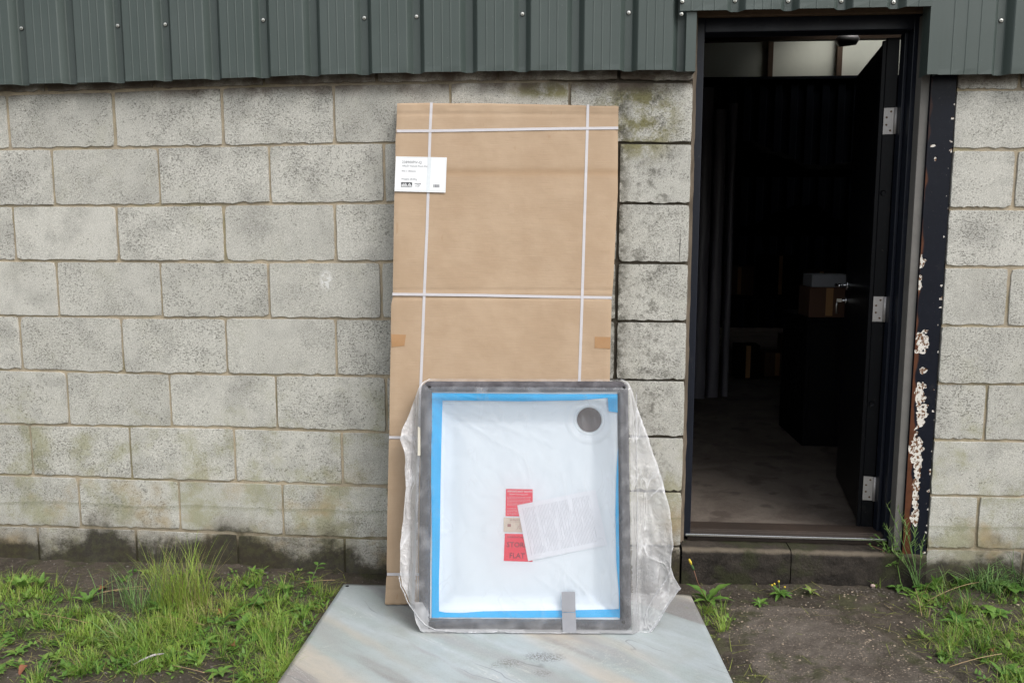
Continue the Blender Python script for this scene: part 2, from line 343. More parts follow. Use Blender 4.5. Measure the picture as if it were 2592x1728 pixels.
def mat_frame(peel=False, col=(.008, .010, .017), sp=.3):
    t = NT('black_gloss_paint' + ('_peeling' if peel else '')); p = t.pos()
    n = t.noise(p, 12, 4); c = t.mix(n, tuple(v*.8 for v in col), tuple(v*1.35 for v in col))
    c = t.mix(t.mr(t.noise(p, 150, 3, .7), .68, .74, 0, .35), c, (.3, .28, .25))
    c = t.mix(t.mr(t.noise(p, 9, 5, .7), .58, .78, 0, .25), c, (.09, .08, .07))
    rough = .34
    h = t.noise(p, 30, 4)
    if peel:
        pe = t.n('Attribute', {'attribute_name': 'peel'}).outputs['Fac']; ru = t.n('Attribute', {'attribute_name': 'rust'}).outputs['Fac']
        c = t.mix(ru, c, t.mix(t.noise(p, 40, 4), (.055, .022, .012), (.13, .052, .028)))
        inner = t.mix(t.mr(t.noise(t.pos(scale=(1, 1, .8)), 105, 3, .65), .49, .57), (.64, .61, .56), (.14, .07, .035))
        c = t.mix(t.mr(pe, .45, .55), c, inner); rough = t.mix(t.mr(pe, .4, .6), (.36,)*3, (.8,)*3)
        rough = t.n('RGBToBW', i0=rough).outputs[0]
    return t.done(t.bsdf(c, rough, t.bump(h, .0015, .4), spec=sp))
def mat_leaf(name, c0, c1, rough=.5):
    t = NT(name); h = t.n('Attribute', {'attribute_name': 'tone'}).outputs['Fac']
    n = t.noise(t.pos(), 60, 3)
    c = t.ramp(h, [(0, c0), (.62, c1), (.82, tuple((a+b)/2 for a, b in zip(c1, (.30, .25, .09)))), (1, (.33, .25, .13))])
    c = t.mix(t.mr(n, .35, .7, 0, .35), c, tuple(v*.6 for v in c0))
    p_ = t.bsdf(c, rough, None, spec=.35); tl = t.n('BsdfTranslucent', Color=c).outputs[0]
    return t.done(t.n('MixShader', i0=.3, i1=p_, i2=tl).outputs[0])
def mat_foam():
    t = NT('grey_foam'); p = t.pos(obj=True)
    n = t.noise(p, 13, 5, .65, .6); g = t.noise(p, 120, 4, .6)
    c = t.mix(t.mr(n, .35, .66), (.06, .056, .062), (.12, .115, .125)); c = t.mix(t.mr(g, .4, .7, 0, .25), c, (.16, .15, .16))
    return t.done(t.bsdf(c, .85, t.bump(g, .002), spec=.2))
def mat_leaflet():
    t = NT('printed_paper'); p = t.pos(obj=True); x, y, z = t.xyz(p)[0:3]
    ln = t.math('SINE', t.math('MULTIPLY', x, 2*math.pi/.0052)); lm = t.mr(ln, .0, .8)
    br = t.mr(t.noise(t.pos(scale=(200, 1, 16), obj=True), 1, 2, .5), .38, .46)
    para = t.mr(t.noise(t.pos(scale=(34, 1, 3), obj=True), 1, 1, .5), .36, .42)
    inx = t.math('MULTIPLY', t.mr(x, .012, .014), t.mr(x, .262, .260)); inz = t.math('MULTIPLY', t.mr(z, -.182, -.180), t.mr(z, -.014, -.016))
    c = t.mix(t.math('MULTIPLY', t.math('MULTIPLY', t.math('MULTIPLY', lm, br), para), t.math('MULTIPLY', t.math('MULTIPLY', inx, inz), .38)), (.90, .91, .95), (.16, .16, .2))
    return t.done(t.bsdf(c, .6, None, spec=.3))

M = dict(block=mat_block(), mortar=mat_mortar(), clad=mat_clad(), card=mat_card(), wrap=mat_wrap(), board=mat_board(),
    soil=mat_soil(), path=mat_path(), step=mat_step(), ifloor=mat_ifloor(), frame=mat_frame(), peel=mat_frame(True, (.007, .0085, .014), .15), foam=mat_foam(), leaflet=mat_leaflet(),
    strip=simple('grey_timber_packer', (.14, .133, .124), .75, nscale=14, var=.35), oldwood=simple('weathered_timber', (.17, .135, .1), .9, nscale=35, var=.5),
    brownwood=simple('brown_timber', (.12, .075, .045), .85, nscale=25, var=.45),
    steel=simple('zinc_plated_steel', (.55, .53, .5), .35, 1.0, nscale=30, var=.12), screw=simple('screw_metal', (.62, .62, .58), .35, .85, nscale=200, var=.1),
    washer=simple('screw_washer', (.03, .032, .03), .5), alu=simple('aluminium', (.75, .76, .78), .25, 1.0, nscale=60, var=.1),
    hinge=simple('dull_hinge_steel', (.42, .40, .39), .5, .55, nscale=90, var=.15), hole=simple('dark_void', (.01, .01, .01), .9),
    strap=simple('white_polyester_strap', (.53, .51, .53), .4, nscale=150, var=.06), label=simple('label_paper', (.77, .78, .79), .45, nscale=80, var=.03, bump=.0001),
    ink=simple('black_ink', (.03, .03, .035), .6), greyink=simple('grey_ink', (.2, .2, .22), .6), tape=simple('brown_parcel_tape', (.36, .20, .09), .3, nscale=50, var=.12),
    tray=simple('white_acrylic', (.88, .93, .97), .2, nscale=8, var=.015, bump=.0001), traygrey=simple('waste_hole_shade', (.16, .13, .125), .6),
    blue=simple('blue_tape', (.02, .5, .95), .4, nscale=30, var=.05), red=simple('red_sticker', (.88, .04, .08), .45, nscale=60, var=.03), redink=simple('dark_red_ink', (.10, .02, .035), .5),
    pinkink=simple('pale_pink_ink', (.85, .45, .48), .5, var=.05), whiteink=simple('white_ink', (.88, .86, .86), .5, var=.02), beige=simple('beige_sticker', (.7, .62, .5), .5, nscale=60, var=.03),
    ginkb=simple('brown_ink', (.42, .2, .18), .5), silver=simple('silver_cloth_tape', (.26, .265, .29), .45, 0, nscale=60, var=.1), cream=simple('cream_tape', (.55, .52, .44), .7),
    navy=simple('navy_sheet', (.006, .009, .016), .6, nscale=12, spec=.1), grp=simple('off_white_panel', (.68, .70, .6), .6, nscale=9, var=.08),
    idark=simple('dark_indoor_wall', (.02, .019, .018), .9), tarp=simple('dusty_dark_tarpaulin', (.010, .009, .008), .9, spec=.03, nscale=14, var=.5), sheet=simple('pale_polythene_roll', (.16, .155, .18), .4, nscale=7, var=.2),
    cab=simple('black_cabinet_paint', (.006, .006, .007), .8, spec=.1), brownbox=simple('old_brown_carton', (.10, .05, .03), .85, nscale=10, var=.2), whitebox=simple('white_carton', (.26, .27, .30), .6, nscale=10, var=.05),
    door=mat_frame(col=(.004, .0045, .006), sp=.12),
    blade=mat_leaf('grass_blade', (.08, .20, .025), (.31, .44, .07)), bluegrass=mat_leaf('broad_grass_blade', (.09, .21, .07), (.24, .37, .12)),
    weed=mat_leaf('weed_leaf', (.06, .16, .03), (.18, .31, .06)), straw=simple('dry_straw', (.36, .25, .14), .8, nscale=80), deadleaf=simple('dead_leaf', (.2, .075, .035), .75, nscale=60),
    yellow=simple('yellow_petals', (.62, .46, .04), .6), stone=simple('small_stone', (.25, .22, .19), .85, nscale=60, var=.5), plasticstrip=simple('pale_litter', (.40, .36, .38), .4),
    twine=simple('blue_green_twine', (.3, .5, .5), .6), redstem=simple('reddish_stem', (.19, .09, .05), .6), hollow=simple('roof_sheet', (.12, .12, .12), .8))

# ================================================================== BLOCK WALL
LINES = {0:[(20,238),(289,230),(566,221),(850,213),(1140,209),(1400,206),(1665,204.7),(2030,214),(2503.6,229.6)],
1:[(0,378.5),(289,374),(564,370),(846,364),(995,359.5),(1665,361.7),(2484,379.6)],
2:[(0,521),(298,521),(553,517),(846,514.7),(991,512.5),(1646,514.7),(2503,529)],
3:[(0,659.5),(298,661.7),(568,663),(850,662.5),(1650,664.5),(2490,676.6)],
4:[(0,797),(149,802),(408,803.3),(680,804.2),(965,807),(1645,812.6),(2490,826)],
5:[(0,934),(298,943.7),(574,946.7),(851,951),(987,953),(1640,962),(2490,972)],
6:[(0,1073),(170,1076),(425,1080),(698,1085),(936,1093),(1640,1105),(2490,1114)],
7:[(0,1200),(191,1206),(332,1212.5),(595,1219),(851,1225),(978,1231.6),(1708,1244),(2465,1254)],
8:[(0,1328.6),(200,1334),(452,1341),(599,1351),(718,1354.8),(799,1358),(1650,1382),(2465,1388)]}
LW = {}
for j, l in LINES.items():
    q = [onY(x/SC, y/SC) for x, y in l]; LW[j] = ([v.x for v in q], [v.z for v in q])
def bedz(j, x):
    if j < 0: return bedz(0, x) + .228
    if j > 8: return bedz(8, x) - .225*(j-8)
    return float(np.interp(x, *LW[j]))
def wx(x, y): return onY(x/SC, y/SC).x
JL = {0:[(391,221),(668,215),(953,200),(1260,191),(1566,191)],
1:[(19.1,298),(289,306),(563.6,298),(846,289),(1140,230),(1441.5,230)],
2:[(134,447),(402,442),(682.7,442),(972,434)], 3:[(36,591),(297.7,591),(567.8,591),(848.6,587)],
4:[(146.7,732),(408,732),(680.6,732),(965.6,736)], 5:[(53,872),(309.7,872),(573.4,872),(850.7,876)],
6:[(172,1012.6),(431,1014),(699.7,1017),(978,1025)], 7:[(79.5,1140),(331,1149),(594.6,1153),(865.6,1157)],
8:[(200.7,1268),(454.8,1278),(716,1285)], 9:[(97,1363),(345,1370),(602,1377),(873,1400)]}
XE = onY(1577, 700).x            # end of the left wall at the doorway
XR = onY(2160, 700).x + .012     # start of the right wall
def block_mesh(xa, xb, za0, za1, zb0, zb1):
    """za: bottom z at left/right, zb: top"""
    nx, ny = 18, 9
    sd = random.uniform(0, 99); y0 = random.uniform(-.003, .001); ty = random.uniform(-.003, .003)
    P = np.zeros((ny+1, nx+1, 3)); cut = random.uniform(.002, .007)
    for a in range(ny+1):
        for b in range(nx+1):
            u, v = b/nx, a/ny
            x = xa+(xb-xa)*u; zb_ = za0+(za1-za0)*u; zt_ = zb0+(zb1-zb0)*u; z = zb_+(zt_-zb_)*v
            e = nz(x, sd, z, 42); e2 = nz(x, sd+9, z, 90)
            if a == 0: z += abs(e)*.008 + e2*.005
            elif a == ny: z -= abs(e)*.002
            if b in (0, nx): x += e*.002
            if a in (0, ny) and b in (0, nx):
                x += cut*(.8 if b == 0 else -.8)*random.uniform(.3, 1); z += cut*(.8 if a == 0 else -.8)*random.uniform(.3, 1)
            y = y0 + ty*(u-.5) + e2*.0012
            P[a, b] = (x, y, z)
    mb = MB(); idx = lambda a, b: a*(nx+1)+b
    fs = [(idx(a, b), idx(a, b+1), idx(a+1, b+1), idx(a+1, b)) for a in range(ny) for b in range(nx)]
    mb.add(P.reshape(-1, 3), fs, 0, True)
    loop = [(0, b) for b in range(nx)] + [(a, nx) for a in range(ny)] + [(ny, b) for b in range(nx, 0, -1)] + [(a, 0) for a in range(ny, 0, -1)]
    cx, cz = (xa+xb)/2, (za0+zb0)/2
    def ring(off, dy):
        r_ = []
        for a, b in loop:
            x, y, z = P[a, b]
            dx = -1 if b == 0 else (1 if b == nx else 0); dz = -1 if a == 0 else (1 if a == ny else 0)
            r_.append((x+dx*off, y+dy, z+dz*off))
        return r_
    L = len(loop); base = list(range(len(mb.v), len(mb.v)+L)); mb.v += ring(0, 0)
    vs = ring(.001, .0012) + ring(.0012, .05); s0 = len(mb.v); mb.v += vs
    for k in range(L):
        k2 = (k+1) % L
        for q in ((base[k], s0+k, s0+k2, base[k2]), (s0+k, s0+L+k, s0+L+k2, s0+k2)):
            mb.f.append(q); mb.m.append(0); mb.sm.append(False)
    return mb
def build_wall(root, x_lo, x_hi, rows):
    for j in range(10):
        js = sorted(set([x_lo] + [x for x in rows[j] if x_lo+.03 < x < x_hi-.03] + [x_hi]))
        for a, b in zip(js[:-1], js[1:]):
            g = random.uniform(.005, .0078)
            xa = a + (g if a > x_lo else 0); xb = b - (g if b < x_hi else 0)
            t = random.uniform(.005, .0075); d = random.uniform(.004, .006)
            mb = block_mesh(xa, xb, bedz(j, xa)+d, bedz(j, xb)+d, bedz(j-1, xa)-t, bedz(j-1, xb)-t)
            mb.build('block', M['block'], root)
    nx, nzz = int((x_hi-x_lo)/.014), 160
    P = np.zeros((nzz, nx, 3))
    for a in range(nzz):
        for b in range(nx):
            x = x_lo+(x_hi-x_lo)*b/(nx-1); z = -.02+2.36*a/(nzz-1)
            rec = .0042 + .0009*nz(x, 1, z, 30) + .004*max(0, nz(x, 4, z, 6))
            if -.1 < x < 1.15: rec += .009
            P[a, b] = (x, rec, z)
    o = link('mortar', gridmesh('mortar', P), M['mortar'], root)
    mb = MB(); mb.box(x_lo, x_hi, .03, .1, -.05, 2.34); mb.build('wall_core', M['mortar'], root)
rowsL = {}
XCOL = onY(1419, 500).x
for j, l in JL.items():
    xs = [wx(x, y) for x, y in l]
    while xs[0] > -3.6: xs.insert(0, xs[0]-.45)
    if j == 0: pass
    elif j == 1: pass
    else:
        while xs[-1]+.45 < XCOL-.06: xs.append(xs[-1]+.45)
        xs.append(XCOL)
    rowsL[j] = xs
wl = thing('block_wall', 'long grey concrete block wall left of the open doorway, mossy along its foot', 'wall')
build_wall(wl, -3.5, XE, rowsL)
rowsR = {0:[wx(2580, 205)], 1:[XR+.45], 2:[wx(2568.7, 459)], 3:[XR+.47], 4:[wx(2552, 749)], 5:[XR+.44], 6:[wx(2496, 1041)], 7:[XR+.46], 8:[wx(2473, 1319)], 9:[XR+.36]}
for j in rowsR:
    while rowsR[j][-1] < 3.4: rowsR[j].append(rowsR[j][-1]+.45)
wr_ = thing('block_wall', 'short grey concrete block wall right of the black door post', 'wall', (0, 0, 0))
build_wall(wr_, XR, 3.0, rowsR)

# ================================================================== CLADDING
def profile(x0, x1, troughs, yf, yb):
    pts = [(x0, yf)]
    for c in troughs:
        if c-.04 <= x0 or c+.04 >= x1: continue
        pts += [(c-.0345, yf), (c-.031, yf+.003), (c-.016, yb-.003), (c-.0125, yb), (c+.0125, yb), (c+.016, yb-.003), (c+.031, yf+.003), (c+.0345, yf)]
    pts.append((x1, yf))
    out = [pts[0]]
    for (xa, ya), (xb, yb_) in zip(pts[:-1], pts[1:]):
        if xb-xa > .07:
            n = 4 if xb-xa > .12 else 2
            for k in range(1, n):
                xm = xa+(xb-xa)*k/n
                if 0 < k < n: out += [(xm-.003, yf), (xm-.001, yf-.0013), (xm+.001, yf-.0013), (xm+.003, yf)]
        out.append((xb, yb_))
    return out
def sheet(name, x0, x1, troughs, z0, z1, yf, yb, root, th=.0012, zfun=None):
    pr = profile(x0, x1, troughs, yf, yb); n = len(pr); zs = [z0, z0+.02, z0+.3, z1]
    mb = MB(); vs = []
    for side in (0, th):
        for z in zs:
            for x, y in pr:
                zz = z + (zfun(x) if zfun and z < z1 else 0)
                if z == z0: y = y + .0012*math.sin(x*37)
                vs.append((x, y+side, zz))
    fs = []; L = len(zs)
    for s in (0, 1):
        for i in range(L-1):
            for k in range(n-1):
                a = s*L*n+i*n+k; q = (a, a+1, a+n+1, a+n); fs.append(q if s == 0 else q[::-1])
    for k in range(n-1): fs.append((L*n+k, L*n+k+1, k+1, k))
    for i in range(L-1):
        a = i*n; fs.append((a, a+n, L*n+a+n, L*n+a)); a = i*n+n-1; fs.append((a+n, a, L*n+a, L*n+a+n))
    mb.add(vs, fs, 0, False)
    return mb.build(name, M['clad'], root)
clad = thing('wall_cladding', 'dark green-grey ribbed steel cladding across the top of the block wall', 'cladding', (0, 0, 2.1))
clad.location = (0, 0, 0)
YT = -.034; YFc = -.064
tpx = [-62, 50, 160.5, 271, 380, 492, 605, 720, 837, 957, 1078, 1200, 1322, 1444, 1565]
TR = [onY(x, 50, YT).x for x in tpx]
TR = [TR[0]-.2*k for k in range(5, 0, -1)] + TR
edge = [(0,195),(60,193),(265,188.5),(380,184),(560,178.5),(690,173),(800,170),(1000,165.5),(1200,162.5),(1400,161),(1597,161)]
EX = [onY(x, y, YFc) for x, y in edge]; zb_ = lambda x: float(np.interp(x, [v.x for v in EX], [v.z for v in EX])) - 2.09
XCR = onY(1597, 100, YFc).x
s1 = sheet('cladding_sheet', -3.6, XCR, TR, 2.09, 3.6, YFc, YT, clad, zfun=zb_)
s1['label'] = 'ribbed sheet left of the doorway'
zo = onY(1850, 20, YFc-.014).z; XO0 = onY(1562, 8, YFc-.014).x; XO1 = onY(2140, 20, YFc-.014).x
TO = [onY(x, 10, YT-.014).x for x in (1590, 1688, 1810, 1932, 2053)]
s2 = sheet('cladding_sheet', XO0, XO1, TO[1:], zo, 3.6, YFc-.014, YT-.014, clad)
s2['label'] = 'ribbed sheet over the doorway'
XF1 = onY(2166, 100, YFc).x
zr = onY(2240, 171, YFc).z
TRR = [onY(x, 50, YT).x for x in (2176, 2299, 2422)]; TRR += [TRR[-1]+.2*k for k in range(1, 6)]
s3 = sheet('cladding_sheet', XF1-.012, 3.1, TRR, zr, 3.6, YFc, YT, clad)
s3['label'] = 'ribbed sheet right of the doorway'
fl = MB()
fl.box(XO1, XO1+.034, YFc-.012, YFc-.010, zr+.0, 3.6); fl.box(XO1+.034, XO1+.0365, YFc-.012, YT, zr, 3.6); fl.box(XO1-.0015, XO1, YFc-.012, -.005, zr, 3.6)
fl.build('corner_flashing', M['clad'], clad)
fl = MB(); xq = XCR
fl.box(xq-.034, xq+.001, YFc-.003, YFc-.001, 2.091, zo+.05); fl.box(xq+.001, xq+.0025, YFc-.003, .0, 2.091, zo+.05)
fl.build('corner_flashing', M['clad'], clad)
scr = MB()
def lathe(mb, prof, seg, mi=0, axis='y', c=(0, 0, 0)):
    vs = []; 
    for r_, d in prof:
        for k in range(seg):
            a = 2*math.pi*k/seg; vs.append((c[0]+r_*math.cos(a), c[1]+d, c[2]+r_*math.sin(a)))
    fs = [(i*seg+k, (i+1)*seg+k, (i+1)*seg+(k+1) % seg, i*seg+(k+1) % seg) for i in range(len(prof)-1) for k in range(seg)]
    fs.append(tuple(range(len(prof)*seg-seg, len(prof)*seg))); mb.add(vs, fs, mi, False)
lathe(scr, [(.0088, 0), (.0088, -.002), (.0075, -.003)], 14, 1); lathe(scr, [(.0068, -.003), (.0064, -.0042), (.0042, -.0046)], 14, 0); lathe(scr, [(.0042, -.0046), (.0038, -.0095), (.002, -.010)], 6, 0)
scr_me = scr.mesh('screw'); scr_me.materials.append(M['screw']); scr_me.materials.append(M['washer'])
def screw(px, py, par, Y):
    q = onY(px, py, Y); o = link('screw', scr_me, None, par, (q.x, Y+.0005, q.z)); o.rotation_euler = (0, random.uniform(0, 1), 0)
for px, py in ((50, 66), (271, 60), (380, 57), (605, 47), (837, 42), (957, 39), (1200, 33), (1444, 30)): screw(px, py, s1, YT)
screw(1565, 33, s1, YFc-.001)
for px, py in ((1567, 4), (1688, 2.5), (1810, 3), (1932, 3), (2052, 6)): screw(px, py, s2, YT-.014 if px > 1600 else YFc-.015)
for px, py in ((2299, 48),): screw(px, py, s3, YT)

# ================================================================== DOORWAY
YFR = .065                                  # face of the frame, set back from the wall face
df = thing('door_frame', 'black painted door frame standing in the block wall opening, paint peeling off its right post', 'door frame')
zsill = onY(1800, 1232, YFR).z; zhead = onY(1800, 72, YFR).z; ztop = onY(1800, 38, YFR).z
xjl0 = onY(1594, 120, YFR).x; xjl1 = onY(1598, 800, YFR).x
xjl0 = onY(1580, 800, YFR).x
xjr1 = onY(2091, 700, YFR).x; xjr0 = onY(2062, 700, YFR).x
ZB = zsill-.01
mb = MB(); mb.box(xjl0, xjl1, YFR, YFR+.09, ZB, ztop); mb.build('jamb', M['frame'], df, .003)
mb = MB(); mb.box(xjr0, xjr1, YFR, YFR+.09, ZB, ztop); mb.box(xjr0-.014, xjr0, YFR+.045, YFR+.09, ZB, zhead); mb.build('jamb', M['frame'], df, .003)
mb = MB(); mb.box(xjl1, xjr0, YFR+.001, YFR+.089, zhead, ztop-.001); mb.build('head', M['frame'], df, .003)
mb = MB(); mb.box(xjl0-.02, xjr1+.02, YFR-.02, YFR+.1, ztop, ztop+.25); o = mb.build('lintel', M['brownwood'], df, .003); o['label'] = 'brown timber lintel under the cladding'
# timber packing strip left of the frame, split and ragged
mb = MB()
xs0, xs1 = XE+.002, xjl0-.001
for (a, b, y_, rad) in ((xs0, xs0+(xs1-xs0)*.45, .015, 0), (xs0+(xs1-xs0)*.5, xs1, .028, 5)):
    n = 60; vs = []
    for k in range(n+1):
        z = .27+(ztop-.27)*k/n; w = .004*nz(1, rad, z, 14)
        vs += [(a+w*.5, y_+.004*nz(3, rad, z, 9), z), (b+w, y_+.003*nz(2, rad, z, 20), z), (a, .1, z), (b, .1, z)]
    fs = []
    for k in range(n):
        i = 4*k; fs += [(i, i+1, i+5, i+4), (i+1, i+3, i+7, i+5), (i+2, i, i+4, i+6)]
    mb.add(vs, fs)
o = mb.build('packing_strip', M['oldwood'], df)
mb = MB(); mb.box(XE+.0005, xjl0, .05, .12, .2, ztop+.2); mb.build('gap_filler', M['hole'], df)
# grey reveal strip and black post on the right
xp0 = onY(2108, 700, 0).x; xp1 = XR-.006
mb = MB(); mb.box(onY(2085, 700, .012).x, xp0-.001, .012, YFR-.001, .26, 2.30); o = mb.build('reveal_strip', M['strip'], df, .002); o['label'] = 'bare grey strip between frame and post'
nx, nzz = 30, 640; P = np.zeros((nzz, nx, 3)); pe = np.zeros((nzz, nx)); ru = np.zeros((nzz, nx))
patches = [(2116, 603, 8, 14), (2113, 650, 5, 16), (2119, 783, 15, 26), (2122, 853, 8, 9), (2116, 905, 11, 30), (2116, 950, 12, 36), (2105, 1030, 14, 34), (2108, 1075, 9, 45), (2103, 1130, 8, 38), (2103, 1185, 9, 22), (2143, 335, 6, 3), (2149, 367, 3, 6)]
pw = [(onY(a, b, 0), c/590*.95, d/590*.95) for a, b, c, d in patches]
for a in range(nzz):
    z = .24+(2.2-.24)*a/(nzz-1)
    for b in range(nx):
        x = xp0+(xp1-xp0)*b/(nx-1); n1 = nz(x, 0, z, 45); n2 = nz(x, 3, z, 110); n3 = nz(x, 8, z, 18)
        val = 0
        for q, w_, h_ in pw:
            d = math.hypot((x-q.x)/w_, (z-q.z)/h_)
            val = max(val, min(1, max(0, .5+(1.0-d+n1*.75+n2*.45)*2.6)))
        edge_ = abs(x-xp1) < .01 and nz(x, 5, z, 60) > .38
        pe[a, b] = max(val, .8 if edge_ else 0)
        lim = .006 + max(0, (1.25-z))*.026 + n3*.012
        ru[a, b] = min(1, max(0, (lim-(x-xp0))/.005)) * (1 if z < 1.75 else .3)
        P[a, b] = (x, .002 + (.0015 if val > .5 else 0), z)
post = link('post', gridmesh('post', P, dict(peel=pe, rust=ru)), M['peel'], df); post['label'] = 'black post with peeling paint and rust'
mb = MB(); mb.box(xp0, xp1, .008, .11, .24, 2.2); mb.build('post_core', M['frame'], df)
mb = MB(); mb.box(xjl1-.02, xjr0+.01, YFR-.004, YFR+.012, zsill-.006, zsill+.003); mb.build('threshold_strip', M['alu'], df, .001)
mb = MB(); mb.box(xjl1-.01, xjr0+.01, YFR+.013, YFR+.12, zsill-.03, zsill+.014); mb.box(xjl1-.01, xjr0+.01, YFR+.02, YFR+.11, zsill-.05, zsill+.018); mb.build('timber_sill', simple('wet_dark_sill', (.035, .022, .015), .7, nscale=40, var=.6), df, .003)
# step
st = thing('doorstep', 'low dark damp concrete doorstep under the open doorway', 'doorstep', (0, 0, 0))
xsj = onY(1815, 1300, 0).x
for a, b in ((XE+.008, xsj-.002), (xsj+.002, XR-.004)):
    n = int((b-a)/.012); P = []
    prof = [(-.006, -.03), (-.008, .1), (-.010, .18), (-.008, .235), (-.003, .249), (.006, .253), (.05, .255), (.12, .257)]
    P = np.array([[(a+(b-a)*k/n, y+.004*nz(a+(b-a)*k/n, 2, z_, 16)+(.002*nz(k*.3, 1, z_, 60)), z_+.004*nz(a+(b-a)*k/n, y, 5, 25)) for k in range(n+1)] for y, z_ in prof])
    Pf = []
    for i in range(len(prof)-1):
        steps = 8 if i < 3 else 2
        for s in range(steps):
            f = s/steps; row = P[i]*(1-f)+P[i+1]*f
            row = row + np.array([(0, .0035*nz(v[0], 7, v[2], 35), 0) for v in row]); Pf.append(row)
    Pf.append(P[-1]); link('step_stone', gridmesh('step_stone', np.array(Pf)), M['step'], st)

# the open door
FZ = zsill-.002                              # indoor floor level
hx, hy = onY(2052, 700, YFR+.05).x, YFR+.05
ang = R(10.2)
lm = Matrix.Translation((xjr0-.014, YFR+.094, FZ+.008)) @ Matrix.Rotation(-ang, 4, 'Z')
dr = thing('door', 'black flush door swung inward, hinged on three silver butt hinges', 'door', mat=lm)
LH = zhead-FZ-.016; LWd = .80
# local: x=-.045..0 thickness, y = 0..LWd into room, z up
mb = MB(); mb.box(-.045, 0, 0, LWd, 0, LH); mb.build('door_leaf', M['door'], dr, .002)
mb = MB(); mb.box(-.061, -.046, -.004, .020, 0.01, LH-.01); mb.build('edge_lipping', M['door'], dr, .002)
hm = MB()
hm.box(-.044, -.006, -.0045, -.0005, -.05, .05, 0); hm.tube([(-.001, -.008, -.05), (-.001, -.008, .05)], .0065, 10, 0)
for hx_, hz in ((-.018, .036), (-.033, .014), (-.033, -.014), (-.018, -.036)): lathe(hm, [(.0042, -.0047), (.003, -.0055)], 10, 1, c=(hx_, 0, hz))
hmb = hm.mesh('hinge'); hmb.materials.append(M['hinge']); hmb.materials.append(M['brownwood'])
for px, py in ((2045, 278), (2030, 710), (2006, 1122)):
    q = onY(px, py, YFR+.09); o = link('hinge', hmb, None, dr, (0, 0, q.z-(FZ+.008)))
# lever handle on the face towards the opening
hz = onY(1945, 657, .80).z-(FZ+.008); hy_ = .735
mb = MB(); xf = -.045
mb.tube([(xf, hy_, hz), (xf-.006, hy_, hz)], .026, 18); mb.tube([(xf-.006, hy_, hz), (xf-.052, hy_, hz)], .009, 10)
mb.tube([(xf-.046, hy_, hz), (xf-.052, hy_-.01, hz), (xf-.052, hy_-.06, hz+.001), (xf-.050, hy_-.115, hz+.003)], [.009, .0095, .0085, .008], 10)
mb.build('lever_handle', M['alu'], dr)
mb = MB(); mb.tube([(xf, hy_, hz-.075), (xf-.010, hy_, hz-.075)], .018, 16); mb.tube([(xf-.010, hy_, hz-.075), (xf-.024, hy_, hz-.075)], .008, 10); mb.build('lock_cylinder', M['alu'], dr)
mb = MB(); mb.box(xf-.046, xf-.024, hy_-.0015, hy_+.0015, hz-.083, hz-.067); mb.tube([(xf-.044, hy_, hz-.08), (xf-.046, hy_, hz-.10), (xf-.044, hy_, hz-.14)], [.003, .005, .006], 8); mb.build('key', M['steel'], dr)
for zf in (.70, .27):
    mb = MB(); lathe(mb, [(.011, 0), (.011, -.004), (.006, -.001)], 14, c=(-.03, -.001, LH*zf)); mb.build('edge_bolt', M['door'], dr)

# ================================================================== INDOORS
def struct(name, mb_or_me, mat, **k):
    o = mb_or_me.build(name, mat) if isinstance(mb_or_me, MB) else link(name, mb_or_me, mat)
    o['kind'] = 'structure'; return o
BY = 8.1; RX0, RX1, RZ = -3.4, 6.0, 4.75
mb = MB(); mb.box(RX0, RX1, YFR+.121, BY+.3, FZ-.1, FZ-.012)
struct('indoor_floor', mb, M['ifloor'])
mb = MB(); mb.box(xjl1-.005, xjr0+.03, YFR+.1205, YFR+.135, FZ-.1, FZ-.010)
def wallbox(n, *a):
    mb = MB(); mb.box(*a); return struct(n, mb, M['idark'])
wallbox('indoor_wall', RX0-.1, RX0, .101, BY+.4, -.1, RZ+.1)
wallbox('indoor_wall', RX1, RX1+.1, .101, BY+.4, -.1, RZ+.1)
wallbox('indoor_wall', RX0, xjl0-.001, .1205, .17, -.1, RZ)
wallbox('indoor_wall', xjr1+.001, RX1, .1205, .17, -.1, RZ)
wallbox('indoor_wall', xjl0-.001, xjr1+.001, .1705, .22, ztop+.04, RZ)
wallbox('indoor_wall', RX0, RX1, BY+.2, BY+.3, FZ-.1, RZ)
gx0, gx1, gy0, gy1 = 3.3, 5.6, 7.2, 8.0      # unseen roof opening near the far wall, added to light the pale panels
mb = MB()
mb.box(RX0-.2, RX1+.2, -.05, gy0, RZ, RZ+.08); mb.box(RX0-.2, RX1+.2, gy1, BY+.4, RZ, RZ+.08)
mb.box(RX0-.2, gx0, gy0, gy1, RZ, RZ+.08); mb.box(gx1, RX1+.2, gy0, gy1, RZ, RZ+.08)
struct('roof', mb, M['hollow'])
mb = MB(); mb.box(RX0-.1, RX1+.1, .05, .1, 2.345, RZ); struct('upper_wall_backing', mb, M['idark'])
bw = thing('partition', 'navy ribbed sheet partition with pale panels above it at the back of the dark room', 'partition')
ztp = onY(1800, 183, BY).z
pr = []; x = .6
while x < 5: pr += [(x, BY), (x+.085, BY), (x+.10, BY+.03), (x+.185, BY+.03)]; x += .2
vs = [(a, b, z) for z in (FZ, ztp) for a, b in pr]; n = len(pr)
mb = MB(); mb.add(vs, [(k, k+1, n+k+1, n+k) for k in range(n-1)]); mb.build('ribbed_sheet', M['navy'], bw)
mb = MB(); mb.box(.6, 5, BY-.03, BY+.03, ztp, ztp+.035); mb.build('top_rail', M['navy'], bw)
pz1 = onY(1800, 109, BY+.05).z
px_ = [onY(v, 140, BY+.05).x for v in (1610, 1768, 1926, 2084, 2242)]
